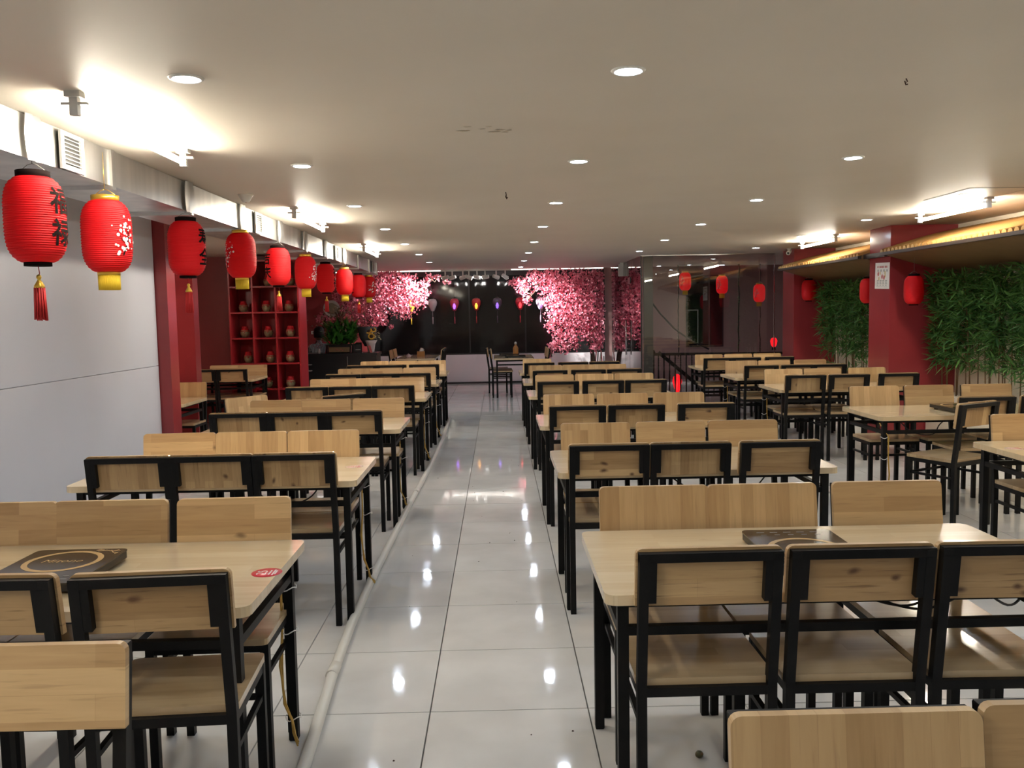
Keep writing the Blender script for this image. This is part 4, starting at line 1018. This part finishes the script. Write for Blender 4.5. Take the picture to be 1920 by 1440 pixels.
for k, (x, lab) in enumerate([(3.02, 'left'), (3.54, 'second from the left'), (4.73, 'second from the right'), (5.15, 'rightmost')]):
    rr = random.Random(k + 40); m = MB(); pts = [(x + rr.gauss(0, .006), 17, z * .1) for z in range(6, 26)]
    m.tube(pts, .012, 5); leaf = MB()
    for p in pts:
        for j in range(5): leaf_blade(leaf, Vector((p[0], p[1], p[2] + rr.uniform(-.05, .05))), Vector((rr.gauss(0, 1), rr.gauss(0, 1), rr.gauss(0, .5))), .045, .012, .01, rr)
    o = m.build('hanging_garland', M['blackwood']); tag(o, 'thin dark garland hanging behind the glass, %s' % lab, 'garland', 'garlands behind the glass'); tag(leaf.build('garland_leaves', M['brownleaf'] if k % 2 else M['leaf'], o), kind='stuff')
o = MB().tube([(2.72, 16, 1.95), (2.80, 16, 1.72), (3.0, 16, 1.45), (3.25, 16, 1.18), (3.55, 16, .95), (3.9, 16, .78)], .016, 7).build('slanting_cable', M['cable']); tag(o, 'thick dark cable slanting down behind the glass', 'cable')
for (x, z0, z1, lab) in [(3.05, .08, .42, 'red glowing cone lamp low behind the stair spindles'), (4.66, .86, 1.02, 'small red glowing lamp on the railing near the far red pillar')]:
    t = thing('red_lamp', lab, 'lamp', (x, 14.75 if z0 < .5 else 14.6, z0))
    h = z1 - z0
    MB().lathe([(.02, 0), (.045, h * .2), (.085 if z0 < .5 else .06, h * .62), (.07 if z0 < .5 else .05, h * .85), (.02, h)], 9).build('shade', M['bulbred'], t)
    MB().lathe([(.035, -.0801 if z0 < .5 else -.05), (.03, -.01), (.02, .005)], 9).build('lamp_base', M['blackwood'], t)
# menus leaning in front of the parapet, right
rk = thing('menu_rack', 'dark wooden rack of menus at the right end of the parapet', 'rack', (1.98, 18.52, 0))
MB().box(0, .30, 0, .16, .40, .42).build('tray', M['blackwood'], rk)
for x in (0, .28):
    for y in (0, .14): MB().box(x, x + .02, y, y + .02, 0, .56 if y else .46).build('leg', M['blackwood'], rk)
for k, (c, tl) in enumerate([((.6, .52, .38), 'cream'), ((.25, .02, .03), 'dark red'), ((.03, .03, .03), 'black'), ((.55, .5, .42), 'beige'), ((.5, .06, .08), 'bright red')]):
    o = MB().box(-.008, .008, -.06, .06, 0, .26).build('menu_book', mat('menu ' + tl, c, .5), None, (2.03 + k * .048, 18.60, .421), (0, R((-6, 5, 3, 8, -4)[k]), 0)); tag(o, '%s menu book standing in the rack by the parapet' % tl, 'menu', 'menus in the rack')

# ---------------------------------------------------------------- things on the tables
def cooker(x, y, label, rz=0.0, small=False, z=.7105):
    t = thing('induction_cooker', label, 'cooker', (x, y, z), rz, 'induction cookers')
    b = MB().prism(rrect(-.148, .148, -.185, .185, .022, 4), .008, .030, XY).build('cooker_body', M['black'], t)
    MB().prism(rrect(-.150, .150, -.187, .187, .024, 4), .0301, .034, XY).build('glass_top', M['glassblack'], t)
    for sx in (-1, 1):
        for sy in (-1, 1): MB().lathe([(.015, 0), (.017, .008)], 12, (sx * .11, sy * .145, 0)).build('foot', M['black'], t)
    n = 40; m = MB(); vs = []
    for k in range(n):
        a = 2 * PI * k / n; vs += [(.118 * math.cos(a), .045 + .118 * math.sin(a), .0345), (.100 * math.cos(a), .045 + .100 * math.sin(a), .0345)]
    m.add(vs, [(2 * k, (2 * k + 2) % (2 * n), (2 * k + 3) % (2 * n), 2 * k + 1) for k in range(n)]); m.build('printed_ring', M['cookring'], t)
    if not small:
        letter_mb('Mitone', .045, lambda a, b_: (a + .25 * b_, .045 + b_, .0346)).build('script_lettering', M['cookring'], t)
        m = MB()
        for (p) in ([(.06, .155), (.085, .165), (.11, .150), (.125, .165), (.135, .15)], [(.10, .165), (.118, .135), (.135, .13), (.128, .12)], [(.05, .165), (.062, .172), (.075, .168)]):
            m.tube([(a, b_, .0346) for a, b_ in p], .0016, 4, False)
        m.build('printed_flourish', M['cookring'], t)
        m = MB()
        for k in range(5): m.box(-.10 + .045 * k, -.075 + .045 * k, -.150, -.146, .0341, .0346); m.box(-.10 + .045 * k, -.082 + .045 * k, -.118, -.115, .0341, .0346)
        m.build('control_print', M['greyplastic'], t)
    return t
cooker(-1.392, 2.668, 'black square induction cooker with a tan ring, nearest left table')
ck = cooker(.965, 2.725, 'black induction cooker on the nearest table right of the aisle', PI + R(-1))
MB().lathe([(.020, .0), (.022, .018), (.016, .026), (0, .028)], 16, (.115, .205, .0)).build('knob', M['black'], ck)
cooker(3.50, 6.49, 'black induction cooker on the second table of the far right row', R(3))
cooker(.30, 15.85, 'black induction cooker, nearer of two on the back right table', PI / 2, True)
cooker(.20, 16.42, 'black induction cooker, farther of two on the back right table', PI / 2, True)
def sticker(x, y, r, main, label, full=True):
    t = thing('number_sticker', label, 'sticker', (x, y, .7102))
    n = 40
    MB().lathe([(r, 0), (r, .0006), (0, .0006)], n).build('disc', M['sticker'] if full else mat('pale sticker', (.75, .55, .42), .3), t)
    f = lambda a, b: (-b, a, .0009)
    letter_mb(main, r * .95, lambda a, b: f(a, b + r * .28)).build('number', M['stickerwhite'] if full else M['sticker'], t)
    m = MB()
    for k, (w, b0) in enumerate(((.48, -.28), (.62, -.52), (.40, -.66))):
        q = 0
        for j in range(7):
            a0 = -w * r + 2 * w * r * j / 7; a1 = a0 + 2 * w * r / 7 * .8
            m.add([f(a0, b0 * r), f(a1, b0 * r), f(a1, (b0 + .11) * r), f(a0, (b0 + .11) * r)], [(0, 1, 2, 3)])
    m.build('small_print', M['stickerwhite'] if full else M['sticker'], t)
sticker(-.735, 2.655, .047, '25', 'round red table sticker with the number 25, nearest left table')
sticker(-.775, 4.54, .047, '26', 'round pale table sticker with pink print, second left table', False)
sticker(2.83, 4.685, .047, '15', 'round pale table sticker, nearest table of the far right row', False)
nb = thing('napkin_box', 'wooden napkin box with white tissue on the back left table', 'box', (-1.50, 16.75, .7105))
MB().box(-.07, .07, -.06, .06, 0, .10).build('box_body', M['napkinwood'], nb)
m = MB(); m.add([(-.03, 0, .1), (.03, 0, .1), (.05, .01, .155), (.0, -.02, .17), (-.02, .02, .14)], [(0, 1, 2, 3), (0, 3, 4)]); m.add([(.02, .03, .1), (.06, .02, .1), (.065, .0, .14), (.03, .04, .15)], [(0, 1, 2, 3)]); m.build('tissue', M['paper'], nb)
sp_ = thing('sauce_pot', 'small pale sauce pot on the back left table', 'pot', (-1.70, 16.35, .7105))
MB().lathe([(.03, 0), (.045, .015), (.045, .045), (.03, .06), (.012, .066), (.014, .075), (0, .078)], 14).build('pot_body', mat('pale pink ceramic', (.5, .4, .4), .3), sp_)
MB().tube([(.043, 0, .03), (.06, 0, .04), (.07, 0, .055)], .006, 6).build('spout', mat('pale ceramic spout', (.5, .4, .4), .3), sp_)
bt = thing('sauce_bottle', 'amber sauce bottle with a white cap on the back right table', 'bottle', (.33, 16.75, .7105))
MB().lathe([(.048, 0), (.052, .01), (.052, .13), (.03, .17), (.018, .185), (.018, .20)], 16).build('bottle_body', M['napkinwood'], bt)
MB().lathe([(.024, .20), (.024, .235), (.012, .25), (0, .25)], 14).build('cap', M['whiteplastic'], bt)

# ---------------------------------------------------------------- conduits, cords, cables
def conduit(pts, label, joints):
    t = thing('floor_conduit', label, 'conduit', (0, 0, 0))
    MB().tube([(x, y, .0225) for x, y in pts], .022, 12).build('pipe', M['pipe'], t)
    for x, y in joints: MB().tube([(x, y - .05, .0240), (x, y + .05, .0240)], .0245, 12).build('coupling', M['pipe'], t)
    return t
conduit([(-.635, 1.0), (-.655, 1.8), (-.67, 2.79), (-.715, 3.50), (-.735, 4.07), (-.74, 4.83), (-.732, 5.8), (-.722, 6.84), (-.695, 8.4), (-.69, 10.1), (-.72, 12.3)], 'white plastic cable pipe lying along the left side of the aisle', [(-.717, 3.53), (-.739, 4.80), (-.715, 7.2)])
conduit([(2.69, 4.2), (2.69, 5.5), (2.685, 7.0), (2.68, 8.6), (2.68, 10.2), (2.68, 12.4)], 'white plastic cable pipe along the left ends of the far right tables', [(2.687, 6.6), (2.68, 9.4)])
def cord(x, yl, side, label, to):
    t = thing('yellow_cord', label, 'cord', (x, yl, 0), 0, 'ochre cords tied to table legs')
    rr = random.Random(int(yl * 100)); s = side
    for k in range(3):
        e = .005 * (k - 1); j = rr.uniform(-.006, .006)
        MB().tube([(s * .022, .028 + e, .655), (-s * .022, -.022 + e, .56), (-s * .024, -.02 + e, .40), (-s * (.034 + j), -.024 + e, .28), (-s * (.022 - j), -.024 + e, .14), (s * .002, -.03 + e, .085), (s * .012 + e, -.05 - e, .045), (to, -.10 + e, .030 + .004 * k)], .0035, 6).build('strand', M['ycable'], t)
    for z in (.555, .40, .085): MB().tube([(.026 * math.cos(k * PI / 8) * 1.05, .026 * math.sin(k * PI / 8) - .004, z + .006 * math.sin(k)) for k in range(17)], .002, 5, False).build('zip_tie', M['paper'], t)
for i, yf in enumerate(lf[:5]):
    cord(-.755, yf - .055, 1, 'ochre cords zip-tied to the aisle leg of the %s left table' % TN[i], .036 + .01 * (i == 1))
cord(2.795, rf[1] - .665, -1, 'ochre cords tied to the near leg, second far right table', -.085)
cord(2.795, rf[2] - .055, -1, 'ochre cords tied to the leg of the third far right table', -.085)
cord(2.795, rf[3] - .055, -1, 'ochre cords tied to the leg of the fourth far right table', -.085)
def bcable(pts, label):
    # smooth the polyline
    P = [Vector(p) for p in pts]; Q = []
    for i in range(len(P) - 1):
        a, b, c, d = P[max(i - 1, 0)], P[i], P[i + 1], P[min(i + 2, len(P) - 1)]
        for k in range(5):
            u = k / 5; Q.append(.5 * ((2 * b) + (c - a) * u + (2 * a - 5 * b + 4 * c - d) * u * u + (3 * b - a - 3 * c + d) * u ** 3))
    Q.append(P[-1]); o = MB().tube(Q, .0042, 6).build('power_cable', M['cable']); tag(o, label, 'cable', 'black cooker cables'); return o
bcable([(1.00, 2.72, .674), (1.12, 2.66, .60), (1.24, 2.62, .57), (1.31, 2.60, .60), (1.27, 2.63, .615), (1.19, 2.64, .585), (1.30, 2.60, .565), (1.42, 2.60, .61), (1.47, 2.61, .672), (1.50, 2.63, .62), (1.60, 2.66, .55), (1.66, 2.68, .58), (1.68, 2.70, .674)], 'black looped cable hanging under the nearest table right of the aisle')
bcable([(-1.30, 2.70, .674), (-1.18, 2.66, .60), (-1.05, 2.68, .575), (-.95, 2.74, .60), (-.86, 2.80, .56), (-.80, 2.85, .60), (-.76, 2.90, .674)], 'black cable sagging under the nearest table left of the aisle')
bcable([(-1.35, 4.45, .674), (-1.22, 4.42, .58), (-1.10, 4.40, .54), (-.98, 4.44, .58), (-.93, 4.5, .674)], 'black cable sagging under the second table left of the aisle')
bcable([(.85, 4.6, .674), (.93, 4.58, .60), (1.02, 4.56, .55), (1.12, 4.55, .57), (1.36, 4.58, .55), (1.46, 4.6, .674)], 'black cable sagging under the second table right of the aisle')
bcable([(3.45, 6.5, .674), (3.30, 6.4, .62), (3.22, 6.35, .55), (3.1, 6.42, .56), (3.0, 6.5, .674)], 'black cable sagging under the second table, far right row')

# ---------------------------------------------------------------- poster, nut, ceiling bits
ps = thing('wall_poster', 'white notice with red title and small pictures on the red pillar', 'poster', (4.309, 9.695, 1.85), 0); ps.rotation_euler = (R(2), 0, 0)
MB().box(-.0015, 0, -.18, .18, -.145, .145).build('sheet', M['paper'], ps)
def pm(y0, y1, z0, z1): return [(-.0019, y0, z0), (-.0019, y1, z0), (-.0019, y1, z1), (-.0019, y0, z1)]
m = MB()
for k in range(15):
    if k in (2, 10): continue
    a = .125 - .0168 * k; m.add(pm(a - .013, a, .088, .110), [(0, 1, 2, 3)])
for a, b in ((.12, .02), (.02, -.01), (-.03, -.02)): m.add([(-.0019, a - .02 + .02 * math.cos(k), b + .028 * math.sin(k)) for k in (0, 1, 2, 3, 4, 5, 6)], [tuple(range(7))])
m.build('red_print', M['redprint'], ps)
m = MB()
for c in range(4):
    for r_ in range(4): a = .13 - .07 * c; m.add(pm(a - .05 + .006 * (r_ % 2), a, -.058 - .017 * r_, -.049 - .017 * r_), [(0, 1, 2, 3)])
    a = .12 - .075 * c; m.add(pm(a - .03, a, .045, .07), [(0, 1, 2, 3)])
m.add(pm(-.14, .14, -.125, -.121), [(0, 1, 2, 3)])
m.build('grey_print', M['greyprint'], ps)
m = MB()
for a, b in ((.06, .03), (-.06, .035), (-.065, .0), (.09, -.03)): m.add(pm(a - .022, a, b - .018, b + .016), [(0, 1, 2, 3)])
m.build('yellow_print', M['yprint'], ps)
kn = MB().lathe([(0, -.014), (.009, -.011), (.013, -.002), (.011, .008), (.004, .014), (0, .015)], 14).build('green_nut', mottle('green nut skin', (.05, .07, .02), (.12, .06, .03), 30, .5), None, (.649, 2.797, .0105), (R(60), 0, R(30))); tag(kn, 'small green nut lying on the floor under the nearest right table', 'nut')
MB().lathe([(.004, .013), (.005, .017), (0, .018)], 8).build('stalk_cap', M['stem'], kn)
structure(MB().box(-.285, .32, 12.09, 12.115, 0, .002).build('trim_3', M['chrome']))
m = MB(); rr = random.Random(77)
for k in range(26):
    x, y, q = rr.uniform(-.65, .25), rr.uniform(2.2, 9), rr.uniform(.002, .0045)
    m.lathe([(q, 0), (q * .7, q * .6), (0, q * .8)], 6, (x, y, 0))
o = m.build('floor_crumbs', M['bark']); tag(o, 'scattered dark crumbs on the aisle tiles', 'crumbs', None, 'stuff')
hs = thing('access_hatch', 'square ceiling access hatch outlined by a dark gap, right side', 'hatch', (3.60, 6.62, CEIL))
m = MB(); W_, D_ = .50, .72
MB().box(.008, W_ - .008, .008, D_ - .008, -.003, -.0005).build('hatch_panel', M['ceil'], hs)
for a in ((0, .008, 0, D_), (W_ - .008, W_, 0, D_), (.008, W_ - .008, 0, .008), (.008, W_ - .008, D_ - .008, D_)): m.box(*a, -.0036, -.0006)
m.build('gap_edge', M['greyplastic'], hs)
hk = MB().tube([(0, 0, 0), (.004, -.006, -.022), (.0, -.004, -.034), (.008, .0, -.042), (.006, .006, -.050)], [.003, .004, .006, .008, .004], 7).build('ceiling_stub', M['bark'], None, (.074, 6.437, CEIL)); tag(hk, 'short dark wire stub hanging from the ceiling above the aisle', 'wire stub')
hk = MB().tube([(0, 0, 0), (.006, 0, -.012), (0, .002, -.018), (-.005, 0, -.010), (.0, 0, -.024), (.007, .0, -.022)], .0028, 6).build('ceiling_hook', M['bark'], None, (1.614, 3.449, CEIL)); tag(hk, 'small rusty hook in the ceiling, upper right', 'hook')
m = MB(); rr = random.Random(9)
for (x, y, s) in [(-.15, 4.29, .05), (-.13, 4.20, .03), (-.06, 4.25, .03), (-.03, 4.20, .025), (.0, 4.32, .05), (.02, 4.28, .04), (.05, 4.33, .03), (.07, 4.29, .03)]:
    n = 7; m.add([(x + s * .75 * math.cos(2 * PI * k / n) * rr.uniform(.7, 1.2), y + s * .22 * math.sin(2 * PI * k / n) * rr.uniform(.6, 1.2), CEIL - .0012 - .0008 * (k % 3)) for k in range(n)], [tuple(range(n))])
o = m.build('peeling_paint', mat('stained paint', (.40, .34, .25), .8)); tag(o, 'patch of stained peeling paint on the ceiling above the aisle', 'stain', None, 'stuff')
sd = thing('smoke_detector', 'white cone-shaped detector on the ceiling beside the duct', 'detector', (-1.80, 6.36, CEIL))
MB().lathe([(0, -.055), (.022, -.055), (.030, -.045), (.050, -.008), (.056, 0)], 24).build('detector_cone', M['whiteplastic'], sd)
MB().lathe([(.0, -.0565), (.006, -.0565), (.006, -.055)], 10).build('indicator', M['redprint'], sd)
sc_ = thing('security_camera', 'small white security camera at the ceiling by the far red pillar', 'camera', (4.33, 12.88, CEIL))
MB().lathe([(.02, -.03), (.028, -.006), (.045, -.003), (.045, 0)], 16).build('mount', M['whiteplastic'], sc_)
q = Vector((-.5, -.8, -.35)).to_track_quat('Z', 'Y').to_matrix().to_4x4(); q.translation = Vector((0, 0, -.05))
m = MB().lathe([(.026, -.06), (.030, -.055), (.030, .06), (.024, .065)], 16); m.v = [tuple(q @ Vector(v)) for v in m.v]; m.build('camera_body', M['whiteplastic'], sc_)
m = MB().lathe([(.018, .0655), (.0, .069)], 16); m.v = [tuple(q @ Vector(v)) for v in m.v]; m.build('camera_lens', M['black'], sc_)
ap = MB().prism(rrect(-.05, .05, -.12, .10, .012, 3), -.014, .014, XZ).build('wireless_box', M['whiteplastic'], None, (2.24, 15.75, 2.26)); tag(ap, 'white box mounted at the top edge of the glass door wall', 'box')
MB().box(-.02, .05, -.008, .008, .10, .129).build('bracket', M['whiteplastic'], ap)
